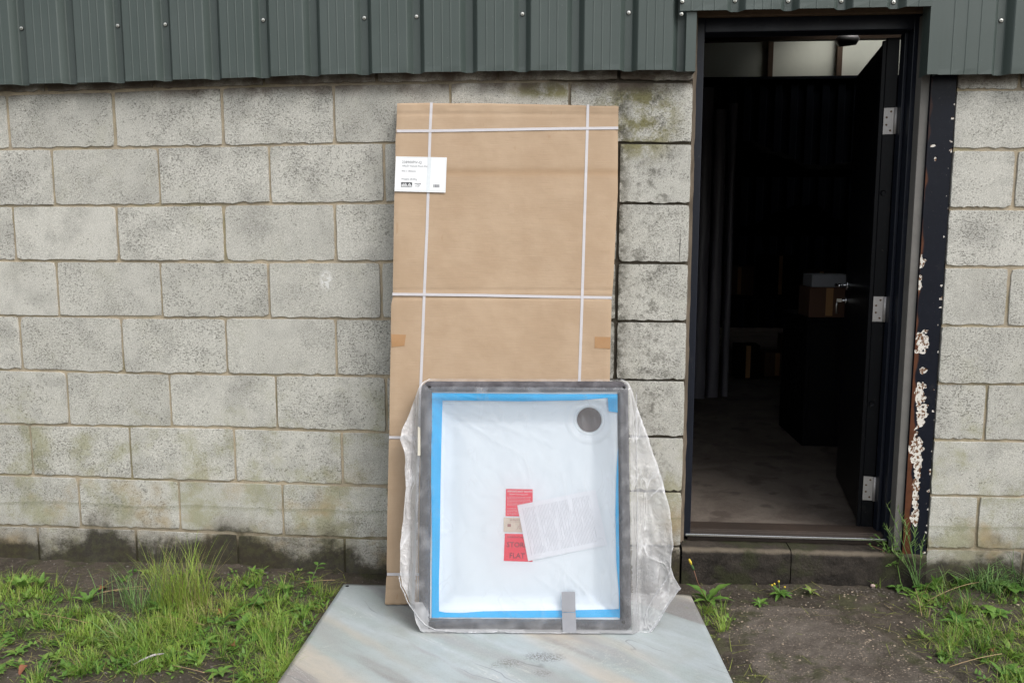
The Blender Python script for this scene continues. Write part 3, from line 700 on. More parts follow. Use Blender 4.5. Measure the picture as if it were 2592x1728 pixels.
for a, b in zip(px_[:-1], px_[1:]):
    mb = MB(); mb.box(a+.03, b-.03, BY+.05, BY+.06, ztp-.05, pz1+.3); mb.build('pale_panel', M['grp'], bw)
for a in px_:
    mb = MB(); mb.box(a-.032, a+.032, BY+.0, BY+.065, ztp+.036, pz1+.3); mb.build('timber_stud', M['brownwood'], bw)
bm_ = MB(); bm_.box(RX0+.05, RX1-.05, BY-.45, BY-.35, pz1-.02, pz1+.28); o = bm_.build('ceiling_beam', M['brownwood']); tag(o, 'brown timber beam across the ceiling above the pale panels', 'beam')
q = onY(1944, 93, BY-.5); mb = MB(); mb.tube([(q.x-.11, q.y, q.z), (q.x-.09, q.y-.03, q.z-.01), (q.x+.1, q.y-.03, q.z+.005), (q.x+.13, q.y, q.z+.01)], [.04, .075, .07, .03], 14)
lp = thing('bulkhead_lamp', 'grey unlit bulkhead lamp fixed on the ceiling beam', 'lamp'); mb.build('lamp_body', M['hinge'], lp)
mb = MB(); mb.box(q.x-.06, q.x+.06, BY-.52, BY-.452, q.z+.02, q.z+.09); mb.build('lamp_bracket', M['brownwood'], lp)
# standing rolls of pale sheeting just inside on the left
def onF(x, y): return onZ(x, y, FZ-.012)
b0 = onF(1607, 918); b1 = onF(1655, 908)
t_ = thing('sheeting_roll', 'tall pale polythene-wrapped boards standing inside left of the doorway', 'wrapped boards', (0, 0, 0))
for k, (xx, w_, h_) in enumerate(((b0.x, .10, 2.3), (b0.x+.115, .09, 2.15), (b0.x+.215, .05, 2.2))):
    nzz, nx = 50, 14; P = np.zeros((nzz, nx, 3))
    for a in range(nzz):
        for b in range(nx):
            an = math.pi*2*b/(nx-1); z = FZ-.012+h_*a/(nzz-1)
            r_ = 1+.14*nz(math.cos(an)*.3+k, math.sin(an)*.3, z, 3)
            P[a, b] = (xx+w_*.5*math.copysign(abs(math.cos(an))**.6, math.cos(an))*r_, b0.y+.1+k*.05+.06*math.copysign(abs(math.sin(an))**.6, math.sin(an))*r_, z)
    link('wrapped_board', gridmesh('wrapped_board', P), M['sheet'], t_)
# black cabinet behind the door with two cartons on it
c0 = onF(2029/SC, 1128/SC)
cz = onY(2060/SC, 804/SC, c0.y).z
cb = thing('cabinet', 'black cabinet standing on the indoor floor behind the open door', 'cabinet', (0, 0, 0))
mb = MB(); mb.box(c0.x, c0.x+.6, c0.y, c0.y+.55, FZ-.012, cz-.02); mb.build('cabinet_body', M['cab'], cb, .004)
mb = MB(); mb.box(c0.x-.01, c0.x+.61, c0.y-.01, c0.y+.56, cz-.02, cz-.001); mb.build('cabinet_top', M['cab'], cb, .003)
mb = MB(); mb.box(c0.x+.02, c0.x+.29, c0.y-.016, c0.y, FZ+.05, cz-.05); mb.box(c0.x+.31, c0.x+.58, c0.y-.016, c0.y, FZ+.05, cz-.05); mb.build('cabinet_door', M['cab'], cb, .002)
a_ = onY(2049/SC, 727/SC, c0.y+.03); 
def carton(name, x0, x1, y0, y1, z0, z1, mat, label, cat='box'):
    t = thing(name, label, cat, (0, 0, 0)); w = x1-x0; d = y1-y0
    mb = MB(); mb.box(x0, x1, y0, y1, z0, z1); mb.build('carton_body', mat, t, .003)
    mb = MB(); mb.box(x0+.001, x1-.001, y0+.001, (y0+y1)/2-.001, z1, z1+.003); mb.box(x0+.001, x1-.001, (y0+y1)/2+.001, y1-.001, z1, z1+.003); mb.build('flap', mat, t)
    mb = MB(); mb.box((x0+x1)/2-.02, (x0+x1)/2+.02, y0-.001, y0-.0003, z0+.01, z1); mb.build('tape', M['tape'] if mat != M['whitebox'] else M['whitebox'], t)
    return t
zc = a_.z; xr_ = onY(2140/SC, 760/SC, c0.y+.03).x
carton('carton', a_.x, xr_+.02, c0.y+.02, c0.y+.25, cz, zc-.003, M['brownbox'], 'brown carton on the black cabinet, a white box lying on it')
zt_ = onY(2060/SC, 696/SC, c0.y+.03).z
carton('carton', a_.x+.012, xr_+.02, c0.y+.03, c0.y+.22, zc+.001, zt_, M['whitebox'], 'small white box lying on the brown carton')
# storage rack with tarpaulin heaps and boxes, in the dark
rk = thing('storage_rack', 'dark storage rack loaded with covered goods, against the navy partition', 'rack', (0, 0, 0))
rx0, rx1, ry = 1.35, 3.4, 5.6
for z in (.85, 1.5, 2.15):
    mb = MB(); mb.box(rx0, rx1, ry, ry+.7, z, z+.03); mb.build('shelf', M['cab'], rk)
for x_ in (rx0, rx1-.05):
    for y_ in (ry, ry+.65):
        mb = MB(); mb.box(x_, x_+.05, y_-.003, y_+.047, FZ-.012, 2.6); mb.build('upright', M['cab'], rk)
def heap(x0, x1, y0, y1, z0, h, seed, label, peak=.3):
    nx, ny = 50, 20; P = np.zeros((ny, nx, 3))
    for a in range(ny):
        for b in range(nx):
            u, v = b/(nx-1), a/(ny-1); e = min(1, math.sin(math.pi*u)**.5)*min(1, math.sin(math.pi*v)**.4)
            hh = h*(.55+.45*math.sin(u*5+seed)) + .12*nz(u*3+seed, v*2, 0, 1.4) + .05*nz(u*3, v*2, seed, 5)
            P[a, b] = (x0+(x1-x0)*u, y0+(y1-y0)*v, z0+.002+max(0, hh*e))
    tag(link('tarpaulin', gridmesh('tarpaulin', P), M['tarp']), label, 'tarpaulin')
heap(1.45, 3.1, ry+.05, ry+.65, 2.18, .42, 1.2, 'crumpled dark tarpaulin heaped on the top shelf of the rack')
heap(1.5, 3.0, ry+.05, ry+.65, 1.53, .3, 4.2, 'lumpy covered goods on the middle shelf of the rack')
for k, (x_, z_, w_, h_) in enumerate(((1.6, .88, .3, .3), (2.0, .88, .35, .42), (2.45, .88, .3, .26))):
    carton('carton', x_, x_+w_, ry+.1, ry+.5, z_+.001, z_+h_, M['brownbox'] if k != 1 else M['tarp'], ['brown carton at the left end of the lower rack shelf', 'dark tall carton in the middle of the lower rack shelf', 'brown carton at the right end of the lower rack shelf'][k])
for k, (px, py, w_, h_) in enumerate(((1690, 870, .2, .28), (1755, 865, .22, .2), (1795, 862, .13, .35))):
    q = onF(px, py); carton('carton', q.x, q.x+w_, q.y, q.y+.2, FZ-.011, FZ+h_, [M['tarp'], M['brownbox'], M['brownbox']][k],
        ['small dark carton on the indoor floor, nearest the standing wrapped boards', 'squat brown carton on the indoor floor between the two others', 'narrow tall carton on the indoor floor beside the cabinet'][k])

# ================================================================== GROUND
def apron(x, y):
    """height and presence of the rough concrete apron in front of the step"""
    left = .50 + .05*nz(x, y, 2, 5); right = 1.20 + (-.35-y)*.28 + .06*nz(x, y, 9, 5)
    top = -.09 + .03*nz(x, 0, 3, 6)
    d = min(x-left, right-x, top-y)
    return d
def gh(x, y):
    d = max(0, min(1, (y+2.6)/.6)); near = 1 if y < .1 else 0
    h = GZ + .018*nz(x, y, 0, 2.2) + .010*nz(x, y, 3, 9) + .006*nz(x, y, 5, 30)
    h += max(0, .03-abs(y)*.1)*.8 if y > -.3 else 0
    if -1.0 < x < .58 and y > -2: h = min(h, GZ+.008)
    if x > .4: h -= .03*max(0, min(1, (x-.4)/.2))*0
    return h
def axis(a, b, fine, far_a, far_b):
    v = list(np.arange(a, b, fine)); s = fine; x = a
    L = []; 
    while x > far_a: s *= 1.35; x -= s; L.insert(0, x)
    s = fine; x = v[-1]; Rr = []
    while x < far_b: s *= 1.35; x += s; Rr.append(x)
    return L + v + Rr
gx = axis(-2.4, 2.0, .014, -60, 60); gy = axis(-1.3, .06, .014, -80, 30)
P = np.array([[(x, y, gh(x, y) if (y < .08 and -4 < x < 4 and y > -3) else (GZ if y < .05 else -.1)) for x in gx] for y in gy])
P[:, :, 2] = np.where((P[:, :, 1] > .05), -.12, P[:, :, 2])
g = link('ground', gridmesh('ground', P), M['soil']); g['kind'] = 'structure'
def pathz(x, y):
    d = apron(x, y); e = max(0, min(1, d/.12)); e = e*e*(3-2*e)
    return GZ-.02 + .030*e + (.008*nz(x, y, 4, 7) + .0045*nz(x, y, 8, 26) + .0028*nz(x, y, 2, 80))*e + .03*math.exp(-((x-1.0)**2+(y+.75)**2)/.12)*e*.6
xs = np.arange(.45, 2.2, .0095); ys = np.arange(-1.7, -.02, .0095)
P = np.array([[(x, y, pathz(x, y)) for x in xs] for y in ys]); E_ = np.array([[max(0, min(1, (apron(x, y)+.02+.06*nz(x, y, 5, 12))/.14)) for x in xs] for y in ys])
g = link('path', gridmesh('path', P, dict(worn=E_)), M['path']); g['kind'] = 'structure'
def surf(x, y):
    return max(gh(x, y), pathz(x, y) if .45 < x < 2.2 and y < -.02 else -9)

# ================================================================== LAMINATE BOARD ON THE GROUND
ZBD = GZ+.026
bl, br = onZ(790, 1341, ZBD), onZ(1590, 1373, ZBD)
f0, f1 = onZ(637, 1568, ZBD), onZ(1685, 1568, ZBD)
br2 = onZ(1572, 1347, ZBD)
def ext(a, b, Y): t = (Y-a.y)/(b.y-a.y); return a+(b-a)*t
YB0, YB1 = bl.y, -1.32
BLc, FLc = bl, ext(f0, bl, YB1); BRc, FRc = ext(f1, br, YB0+.012), ext(f1, br, YB1)
bd = thing('laminate_board', 'large flat board printed like blue-grey slate lying on the yard ground', 'board', (BLc.x, YB1, ZBD))
n = 80; P = np.zeros((n, n, 3)); D = np.zeros((n, n))
stn = [onZ(1250, 1508, ZBD), onZ(1170, 1522, ZBD), onZ(1140, 1527, ZBD), onZ(1245, 1545, ZBD)]; sr_ = [(.075, .035), (.05, .03), (.02, .014), (.04, .02)]
hole = onZ(879, 1367, ZBD)
hole = onZ((600+1022/3.664)/SC, (1300+672/3.664)/SC, ZBD)
for a in range(n):
    for b in range(n):
        u, v = b/(n-1), a/(n-1)
        q = (FLc.lerp(FRc, u)).lerp(BLc.lerp(BRc, u), v)
        P[a, b] = (q.x-BLc.x, q.y-YB1, .0035*nz(q.x, q.y, 3, 1.3))
        for s_, (ra, rb) in zip(stn, sr_):
            D[a, b] = max(D[a, b], max(0, 1-math.hypot((q.x-s_.x)/ra, (q.y-s_.y)/rb)**2)**.7 * (1 if s_ is stn[0] else .7))
o = link('board_panel', gridmesh('board_panel', P, dict(dirt=D)), M['board'], bd)
sm_ = o.modifiers.new('s', 'SOLIDIFY'); sm_.thickness = .012; sm_.offset = -1
mb = MB(); lathe(mb, [(.0075, 0), (.0001, -.0004)], 14); me = mb.mesh('bolt_hole'); me.transform(Matrix.Rotation(R(90), 4, 'X'))
o = link('bolt_hole', me, M['hole'], bd, (hole.x-BLc.x, hole.y-YB1, .0012+.0035*nz(hole.x, hole.y, 3, 1.3)))

# ================================================================== LEANING FRAMES (local x right, y into the wall, z up along the leaning face)
def lean_frame(bl_px, br_px, zb, top_px, Ytop):
    A, B = onZ(*bl_px, zb), onZ(*br_px, zb); T = onY(*top_px, Ytop)
    u = (B-A).normalized(); T = T
    v = (T-A) - u*(T-A).dot(u); v.normalize(); n = v.cross(u).normalized()
    if n.y < 0: n = -n                       # local +y points to the wall
    mt = Matrix((u, n, v)).transposed().to_4x4(); mt.translation = A
    return mt
def hit(mt, x, y, off=0.0):
    """ray through a measured point onto the leaning face (off>0: towards the viewer); local x,z"""
    A = mt.translation; n = Vector(mt.col[1][:3]); d = ray(x, y)
    t = ((A - n*off - CAM).dot(n))/d.dot(n); q = mt.inverted() @ (CAM+d*t); return q.x, q.z

# ---- tall carton
TB = .055
MBx = lean_frame((887, 1389), (1396, 1388), ZBD+.004, (912, 236), -.07)
bx = thing('tall_carton', 'tall flat cardboard carton bound with white straps, leaning on the block wall', 'cardboard box', mat=MBx)
Lp = [(912,236),(910.5,285),(909.5,300),(908.5,318),(908,360),(905,470),(903,600),(902,668),(903,676),(901.5,684),(898,700),(897,800),(895,900),(894,996),(895,1004),(893,1013),(891,1100),(889,1200),(888,1308),(889,1318),(887,1328),(884,1384)]
Rp = [(1421,242),(1420,290),(1419,298),(1419.5,306),(1419,440),(1413,560),(1409,640),(1406,676),(1404,684),(1405,692),(1403,760),(1401,868),(1399.5,1000),(1398,1100),(1397,1200),(1396,1308),(1395,1318),(1396,1328),(1395,1388)]
Tp = [(912,236),(985,235),(1000,236),(1100,236),(1200,238),(1340,240.5),(1360,242),(1421,242)]
Lh = [hit(MBx, *p_) for p_ in Lp]; Rh = [hit(MBx, *p_) for p_ in Rp]; Th = [hit(MBx, *p_) for p_ in Tp]
def pl(H, z): H = sorted(H, key=lambda q: q[1]); return float(np.interp(z, [q[1] for q in H], [q[0] for q in H]))
def ptop(x): return float(np.interp(x, [q[0] for q in Th], [q[1] for q in Th]))
creases = [(hit(MBx, 1160, y)[1], dp, w) for y, dp, w in ((262, .002, .006), (666, .0018, .004), (683, .0028, .006), (1006, .0028, .006), (1319, .0028, .006), (1352, .0015, .004), (396, .0012, .012))]
BH = Th[0][1]; bz0, bz1 = hit(MBx, 1160, 408)[1], hit(MBx, 1160, 384)[1]
def py_(x, z):
    return .003*nz(x, 0, z, 3.2) + .0010*nz(x, 4, z, 14) + .0005*nz(x, 4, z, 40) + sum(dp*math.exp(-((z-cz_)/w)**2) for cz_, dp, w in creases)
def box_face(nx, nzz):
    P = np.zeros((nzz, nx, 3)); band = np.zeros((nzz, nx)); 
    zlist = sorted(set(list(np.linspace(0, 1, nzz))))
    for a, v in enumerate(zlist):
        for b in range(nx):
            u = b/(nx-1); z0_ = v*BH; xl, xr = pl(Lh, z0_), pl(Rh, z0_); x = xl+(xr-xl)*u
            z = v*ptop(x); y = .0
            y += py_(x, z)
            if v > .985: y += .0025*nz(x*2, 0, 1, 11)
            e = min(u, 1-u)*(xr-xl); 
            if e < .004: y += .0022*(1-e/.004)
            if a in (0, nzz-1): y += .003; z += -.0015 if a else .0015
            if a == 0: z += .003*nz(x, 1, 1, 60)
            P[a, b] = (x, y, z)
            band[a, b] = max(math.exp(-((z-(bz0+bz1)/2)/.016)**2)*.9, .5*math.exp(-((z-BH+.05)/.03)**2)*0)
    return P, band
P, band = box_face(70, 330)
mbx = MB(); me = gridmesh('carton_panel', P, dict(band=band))
o = link('carton_panel', me, M['card'], bx)
# sides, back, top, bottom as one shell behind the panel edges
ny_, nx_ = P.shape[:2]
loop = [P[0, b] for b in range(nx_)] + [P[a, -1] for a in range(1, ny_)] + [P[-1, b] for b in range(nx_-2, -1, -1)] + [P[a, 0] for a in range(ny_-2, 0, -1)]
L = len(loop); vs = [tuple(v) for v in loop] + [(v[0], TB, v[2]) for v in loop]
mb = MB(); mb.add(vs, [(k, L+k, L+(k+1) % L, (k+1) % L) for k in range(L)] + [tuple(range(L, 2*L))])
link('carton_side', mb.mesh('carton_side'), M['card'], bx)
# straps
def strap(name, pts, w, y=-.0012):
    mb = MB(); vs = []
    q0 = [hit(MBx, *p_) for p_ in pts]; q = []
    for (xa, za), (xb, zb4) in zip(q0[:-1], q0[1:]):
        m_ = max(1, int(math.hypot(xb-xa, zb4-za)/.02)); q += [(xa+(xb-xa)*k_/m_, za+(zb4-za)*k_/m_) for k_ in range(m_)]
    q.append(q0[-1]); n = len(q)
    for i in range(n):
        a = Vector((q[min(i+1, n-1)][0]-q[max(i-1, 0)][0], 0, q[min(i+1, n-1)][1]-q[max(i-1, 0)][1])).normalized(); s = Vector((-a.z, 0, a.x))*w/2
        c = Vector((q[i][0], y+min(py_(q[i][0], q[i][1]), .5*py_(q[i][0], q[i][1])+.0005), q[i][1])); vs += [c-s, c+s, c-s+Vector((0, .0008, 0)), c+s+Vector((0, .0008, 0))]
    fs = []
    for i in range(n-1):
        k = 4*i; fs += [(k, k+4, k+5, k+1), (k, k+2, k+6, k+4), (k+1, k+5, k+7, k+3)]
    mb.add(vs, fs)
    # end wraps over the edge
    for i in (0, n-1):
        k = 4*i; mb.add([vs[k], vs[k+1], vs[k+1]+Vector((0, TB+.002, 0)), vs[k]+Vector((0, TB+.002, 0))], [(0, 1, 2, 3)])
    return mb.build(name, M['strap'], bx)
strap('strap', [(991, 235.5), (988, 300), (981, 520), (974, 690), (967, 870), (958, 1130), (948, 1385)], .0102)
strap('strap', [(1350.5, 240.5), (1349, 298), (1342, 520), (1337, 690), (1331, 870), (1324, 1130), (1318, 1385)], .0102)
strap('strap', [(911.5, 301.5), (1000, 301), (1160, 298.5), (1280, 296), (1420, 294.5)], .0102, -.0024)
strap('strap', [(901.5, 675.5), (1100, 678), (1250, 681), (1405, 683.5)], .0102, -.0024)
strap('strap', [(893.5, 1004), (1100, 1006), (1396, 1010)], .0102, -.0024)
strap('strap', [(889, 1318), (1100, 1319), (1396, 1322)], .0102, -.0024)
def quad(name, px, mat, y, parent, mt=MBx, th=.0004, nx=1, off=0.0, bumpy=0, flat=False):
    q = [hit(mt, *p_, off) for p_ in px]      # tl, tr, br, bl
    tl, tr, brr, bll = [Vector((a, y, b)) for a, b in q]
    n = max(1, nx); P = np.zeros((n+1, n+1, 3))
    for a in range(n+1):
        for b in range(n+1):
            v = bll.lerp(brr, b/n).lerp(tl.lerp(tr, b/n), a/n); P[a, b] = (v.x, v.y + (bumpy*nz(v.x, 1, v.z, 30) if bumpy else 0) + (py_(v.x, v.z) if mt is MBx and not flat else 0), v.z)
    me = gridmesh(name, P, smooth=nx > 1); o = link(name, me, mat, parent)
    return o, (tl, tr, brr, bll)
quad('brown_tape', [(898, 767), (932.5, 768.5), (929, 794), (900, 797)], M['tape'], -.0009, bx, nx=8)
quad('brown_tape', [(1366, 773), (1402.5, 774), (1401.5, 801), (1365.5, 799)], M['tape'], -.0009, bx, nx=8)
quad('scuff_patch', [(1170, 468), (1180, 467), (1181, 490), (1169, 493)], simple('pale_scuff', (.47, .34, .23), .8), -.0005, bx, nx=5)
lb, (tl, tr, brr, bll) = quad('shipping_label', [(909.5, 360), (1026.5, 362.5), (1023.5, 443), (906.5, 440)], M['label'], -.0036+min(py_(.02, 1.6), py_(.1, 1.6), py_(.15, 1.55), py_(.02, 1.65)), bx, nx=1, flat=True)
lx = (tr-tl).normalized(); lz = Vector((0, 1, 0)).cross(lx)*1; lz = -lz if lz.z < 0 else lz; LWid = (tr-tl).length; LHt = (tl-bll).length
def lab(name, mat, fn, parent=lb, O=tl, X=lx, Z=lz, y=-.0006):
    mb = MB(); fn(mb); 
    mb.v = [tuple(O + X*v[0] + Z*v[2] + Vector((0, y+v[1], 0))) for v in mb.v]
    return mb.build(name, mat, parent)
def T(body, size, x, z): 
    def f(mb):
        vs, fs = text_mesh(body, size, x, z, 0); mb.add(vs, fs)
    return f
def rect(mb, x0, x1, z0, z1, y=0): mb.add([(x0, y, z0), (x1, y, z0), (x1, y, z1), (x0, y, z1)], [(0, 1, 2, 3)])
def pL(zx, zy): return (zx-240)/1455*LWid, -(zy-180)/1000*LHt    # from the enlarged view of the label
for body, x_, z_, sz in (('238900PIV-Q', 420, 372, 105), ('ARLEY Ralus6 Pivot Door', 425, 470, 76), ('900 x 1850mm', 415, 615, 68), ('Weight: 28.5Kg', 410, 845, 72)):
    a, b = pL(x_, z_); lab('printed_text', M['greyink'], T(body, sz/1000*LHt*.98, a, b))
def logo(mb):
    def rr(x0, x1, y0, y1): a, b = pL(x0, y1); c, d = pL(x1, y0); rect(mb, a, c, b, d)
    rr(410, 720, 915, 935); rr(410, 425, 935, 1050); rr(410, 720, 1040, 1052)
    for k, x0 in enumerate((425, 455, 500, 545)): rr(x0, x0+22, 935, 975)
    for y0 in (990, 1010): rr(440, 560, y0, y0+6)
    a = pL(575, 935); b = pL(640, 935); c = pL(575, 1040); mb.add([(a[0], 0, a[1]), (c[0], 0, c[1]), (b[0], 0, b[1])], [(0, 1, 2)])
    a = pL(655, 935); b = pL(720, 935); c = pL(720, 1040); mb.add([(a[0], 0, a[1]), (c[0], 0, c[1]), (b[0], 0, b[1])], [(0, 1, 2)])
    for x0, y0 in ((640, 970), (615, 1008), (660, 1008)): rr(x0-8, x0+14, y0, y0+22)
lab('label_logo', M['ink'], logo)
def bars(mb):
    for x0, w_ in ((1325, 8), (1340, 14), (1362, 5), (1378, 24), (1408, 8), (1422, 16), (1444, 6), (1456, 18), (1482, 10), (1496, 6)):
        a, b = pL(x0, 1045); c, d = pL(x0+w_, 960); rect(mb, a, c, b, d)
    for x0, x1, y0, y1 in ((800, 985, 935, 965), (860, 930, 985, 1000), (805, 860, 1010, 1030), (900, 955, 1008, 1018), (875, 910, 1035, 1050)):
        for k in range(5):
            xa = x0+(x1-x0)*k/5; a, b = pL(xa, y1); c, d = pL(xa+(x1-x0)/7, y0); rect(mb, a, c, b, d)
tag(lab('barcode', M['greyink'], bars), kind='stuff')
def border(mb):
    t_ = .0007; x0, z0 = pL(262, 205); x1, z1 = pL(1660, 1150)
    rect(mb, x0, x1, z0-t_, z0); rect(mb, x0, x1, z1, z1+t_); rect(mb, x1-t_, x1, z1, z0)
lab('label_border', simple('pale_blue_ink', (.5, .56, .62), .5), border)
# the strap passes over the label
quad('strap_ridge', [(983.2, 361.5), (991.4, 361.8), (987.2, 442.2), (979.0, 442)], simple('label_over_strap', (.70, .74, .77), .4), tl.y-.0007, bx, flat=True)

# ---- shower tray in foam and polythene
MT = lean_frame((962, 1451), (1452, 1454), ZBD+.002, (1205, 872), -.262)
q_ = hit(MT, 1205, 871); 
tr_ = thing('shower_tray', 'white shower tray with blue-taped grey foam edges, wrapped in polythene, leaning on the carton', 'shower tray', mat=MT)
FR = .021                                    # foam radius
def hx_(x, y): return hit(MT, x, y, 0)
TL, TRt, BL_, BR_ = hx_(966, 873), hx_(1445, 873), hx_(958, 1450), hx_(1453, 1453)
def bil(u, v): return ((BL_[0]*(1-u)+BR_[0]*u)*(1-v)+(TL[0]*(1-u)+TRt[0]*u)*v, (BL_[1]*(1-u)+BR_[1]*u)*(1-v)+(TL[1]*(1-u)+TRt[1]*u)*v)
Wt, Ht = TRt[0]-TL[0], TL[1]-BL_[1]
inL, inR, inT, inB = hx_(990, 1150)[0], hx_(1428, 1150)[0], hx_(1200, 903)[1], hx_(1200, 1417)[1]
# basin panel with raised rim and waste recess
hc = hit(MT, 1355.5, 962); hr = hit(MT, 1384, 962)[0]-hc[0]
n = 150; P = np.zeros((n, n, 3)); 
for a in range(n):
    for b in range(n):
        x, z = bil(.012+.976*b/(n-1), .012+.976*a/(n-1)); e = min(x-inL, inR-x, inT-z, z-inB)
        y = .026 + .010*max(0, min(1, (e-.018)/.02)) - .003*nz(x, 0, z, .1)
        r_ = math.hypot(x-hc[0], z-hc[1]); y += .004*max(0, 1-abs(r_/hr-1.75)/.28)*-1*.8
        if r_ < hr*1.06: y += .03
        P[a, b] = (x, y, z)
link('tray_panel', gridmesh('tray_panel', P), M['tray'], tr_)
mb = MB(); lathe(mb, [(hr*1.30, .0), (hr*1.22, -.004), (hr*1.06, -.002), (hr, .004), (hr*.99, .02)], 48, c=(hc[0], .036, hc[1])); mb.f.pop(); mb.f_ = 0; mb.m.pop(); mb.sm.pop(); mb.sm = [True]*len(mb.f)
mb.build('waste_ring', M['tray'], tr_)
mb = MB(); lathe(mb, [(hr*1.0, .006), (hr*.6, .0075), (.001, .008)], 40, c=(hc[0], .036, hc[1])); mb.build('waste_recess', M['traygrey'], tr_)
mb = MB(); a0, b0_ = bil(.015, .015), bil(.985, .985); mb.box(a0[0], b0_[0], .071, .074, a0[1], b0_[1]); mb.build('tray_back', M['tray'], tr_)
# foam strips: half-pipe strips, wobbly
def foam(p0, p1, cap0, cap1, wob=1):
    Lf = math.hypot(p1[0]-p0[0], p1[1]-p0[1]); st_ = [(-FR*math.cos(a_), max(.05, math.sin(a_))) for a_ in [k_*math.pi/12 for k_ in range(6)]]
    st_ = st_ + [(Lf*k_/50, 1.0) for k_ in range(51)] + [(Lf-d_, f_) for d_, f_ in st_[::-1]]; n = len(st_)-1; k = 14; vs = []
    for i in range(n+1):
        t = st_[i][0]/Lf; x = p0[0]+(p1[0]-p0[0])*t; z = p0[1]+(p1[1]-p0[1])*t; al = Vector((p1[0]-p0[0], 0, p1[1]-p0[1])).normalized(); sd = Vector((-al.z, 0, al.x))
        for j in range(k):
            an = 2*math.pi*j/k; rr_ = 1+.05*nz(x*3, an, z*3, 4)+.035*nz(x, an, z, 26); ca, sa = math.cos(an), math.sin(an)
            ca = math.copysign(abs(ca)**.75, ca); sa = math.copysign(abs(sa)**.8, sa)
            f = st_[i][1]
            vs.append(Vector((x, .036, z)) + sd*ca*FR*rr_*f + Vector((0, 1, 0))*sa*.036*rr_*f)
    fs = [(i*k+j, i*k+(j+1) % k, (i+1)*k+(j+1) % k, (i+1)*k+j) for i in range(n) for j in range(k)]
    fs += [tuple(range(k-1, -1, -1)), tuple(range(n*k, n*k+k))]
    mb = MB(); mb.add(vs, fs, 0, True); return mb.build('foam_edge', M['foam'], tr_)
cTL, cTR, cBL, cBR = [(a[0]+sx*FR, a[1]+sz*FR) for a, sx, sz in ((TL, 1, -1), (TRt, -1, -1), (BL_, 1, 1), (BR_, -1, 1))]
foam((cBL[0], cBL[1]+.007), (cTL[0], cTL[1]-.007), 1, 1); foam((cBR[0], cBR[1]+.007), (cTR[0], cTR[1]-.007), 1, 1)
foam((cTL[0]+.008, cTL[1]), (cTR[0]-.008, cTR[1]), 1, 1); foam((cBL[0]+.008, cBL[1]), (cBR[0]-.008, cBR[1]), 1, 1)
for px, py in ((986, 889), (1433, 890), (979, 1426), (1432, 1427)):
    mb = MB(); a, b = hx_(px, py); mb.tube([(a, -.002, b), (a+.002, .004, b)], [.006, .0045], 10); mb.build('foam_tie_end', M['hole'], tr_)
# blue tape strips (outer/inner edges measured)
def strip(pts_a, pts_b, y, mat, name='blue_tape', n=40):
    A = [hx_(*p_) for p_ in pts_a]; B = [hx_(*p_) for p_ in pts_b]
    def samp(Q, t):
        d = [0]; 
        for i in range(1, len(Q)): d.append(d[-1]+math.hypot(Q[i][0]-Q[i-1][0], Q[i][1]-Q[i-1][1]))
        return np.interp(t*d[-1], d, [q[0] for q in Q]), np.interp(t*d[-1], d, [q[1] for q in Q])
    P = np.zeros((5, n+1, 3))
    for i in range(n+1):
        a, b = samp(A, i/n), samp(B, i/n)
        for j in range(5):
            f = j/4; x, z = a[0]+(b[0]-a[0])*f, a[1]+(b[1]-a[1])*f
            P[j, i] = (x, y+.0015*nz(x, 0, z, 18), z)
    return link(name, gridmesh(name, P), mat, tr_)
strip([(985, 900), (1100, 902), (1300, 903), (1425, 903)], [(985, 921), (1010, 918), (1200, 920), (1330, 918), (1395, 912), (1425, 912)], .021, M['blue'])
strip([(990, 905), (989, 1100), (991, 1250), (990, 1420)], [(1016, 905), (1014, 960), (1011, 1100), (1009, 1260), (1007, 1330), (1007, 1420)], .0205, M['blue'])
strip([(1428, 905), (1428, 1200), (1430, 1420)], [(1422, 905), (1422, 1010), (1417, 1090), (1415, 1180), (1417, 1290), (1422, 1350), (1424, 1392), (1421, 1420)], .0205, M['blue'])
strip([(990, 1419), (1200, 1420), (1430, 1419)], [(990, 1401), (1020, 1408), (1060, 1409), (1110, 1405), (1200, 1404), (1300, 1403), (1430, 1400)], .0215, M['blue'])
strip([(1397, 907), (1426, 905)], [(1399, 943), (1418, 946), (1426, 947)], .0195, M['blue'], n=6)
# stickers
def sticker(name, px, mat, y=.0335):
    o, c = quad(name, px, mat, y, tr_, MT, off=-y); return o, c
def sc(zx, zy): return ((1200+zx/5.88)/SC, (1200+zy/5.88)/SC)      # from the enlarged view of the stickers
o1, c1 = sticker('red_notice', [sc(475, 215), sc(872, 222), sc(872, 625), sc(468, 620)], M['red'])
def on_sticker(o, c, fn, mat, name):
    X = (c[1]-c[0]).normalized(); Z = Vector((0, 1, 0)).cross(X); Z = -Z if Z.z < 0 else Z
    return lab(name, mat, fn, o, c[0], X, Z, -.0006), (c[1]-c[0]).length, (c[0]-c[3]).length
w1 = (c1[1]-c1[0]).length; h1 = (c1[0]-c1[3]).length
on_sticker(o1, c1, T('IMPORTANT NOTICE', w1*.105, w1*.06, -h1*.125), M['whiteink'], 'printed_text')
on_sticker(o1, c1, T('Shower Tray Inspection', w1*.072, w1*.13, -h1*.215), M['whiteink'], 'printed_text')
def lines_(mb, seed=1):
    rr_ = random.Random(seed)
    for k in range(13):
        if k == 7: continue
        z = -h1*(.30+.053*k); x = w1*.05
        while x < w1*.92:
            l_ = w1*rr_.uniform(.03, .1); rect(mb, x, min(x+l_, w1*.95), z, z+h1*.017); x += l_+w1*.018
on_sticker(o1, c1, lines_, M['pinkink'], 'printed_lines')
o2, c2 = sticker('beige_sticker', [sc(440, 640), sc(700, 643), sc(735, 862), sc(440, 855)], M['beige'])
w2 = (c2[1]-c2[0]).length
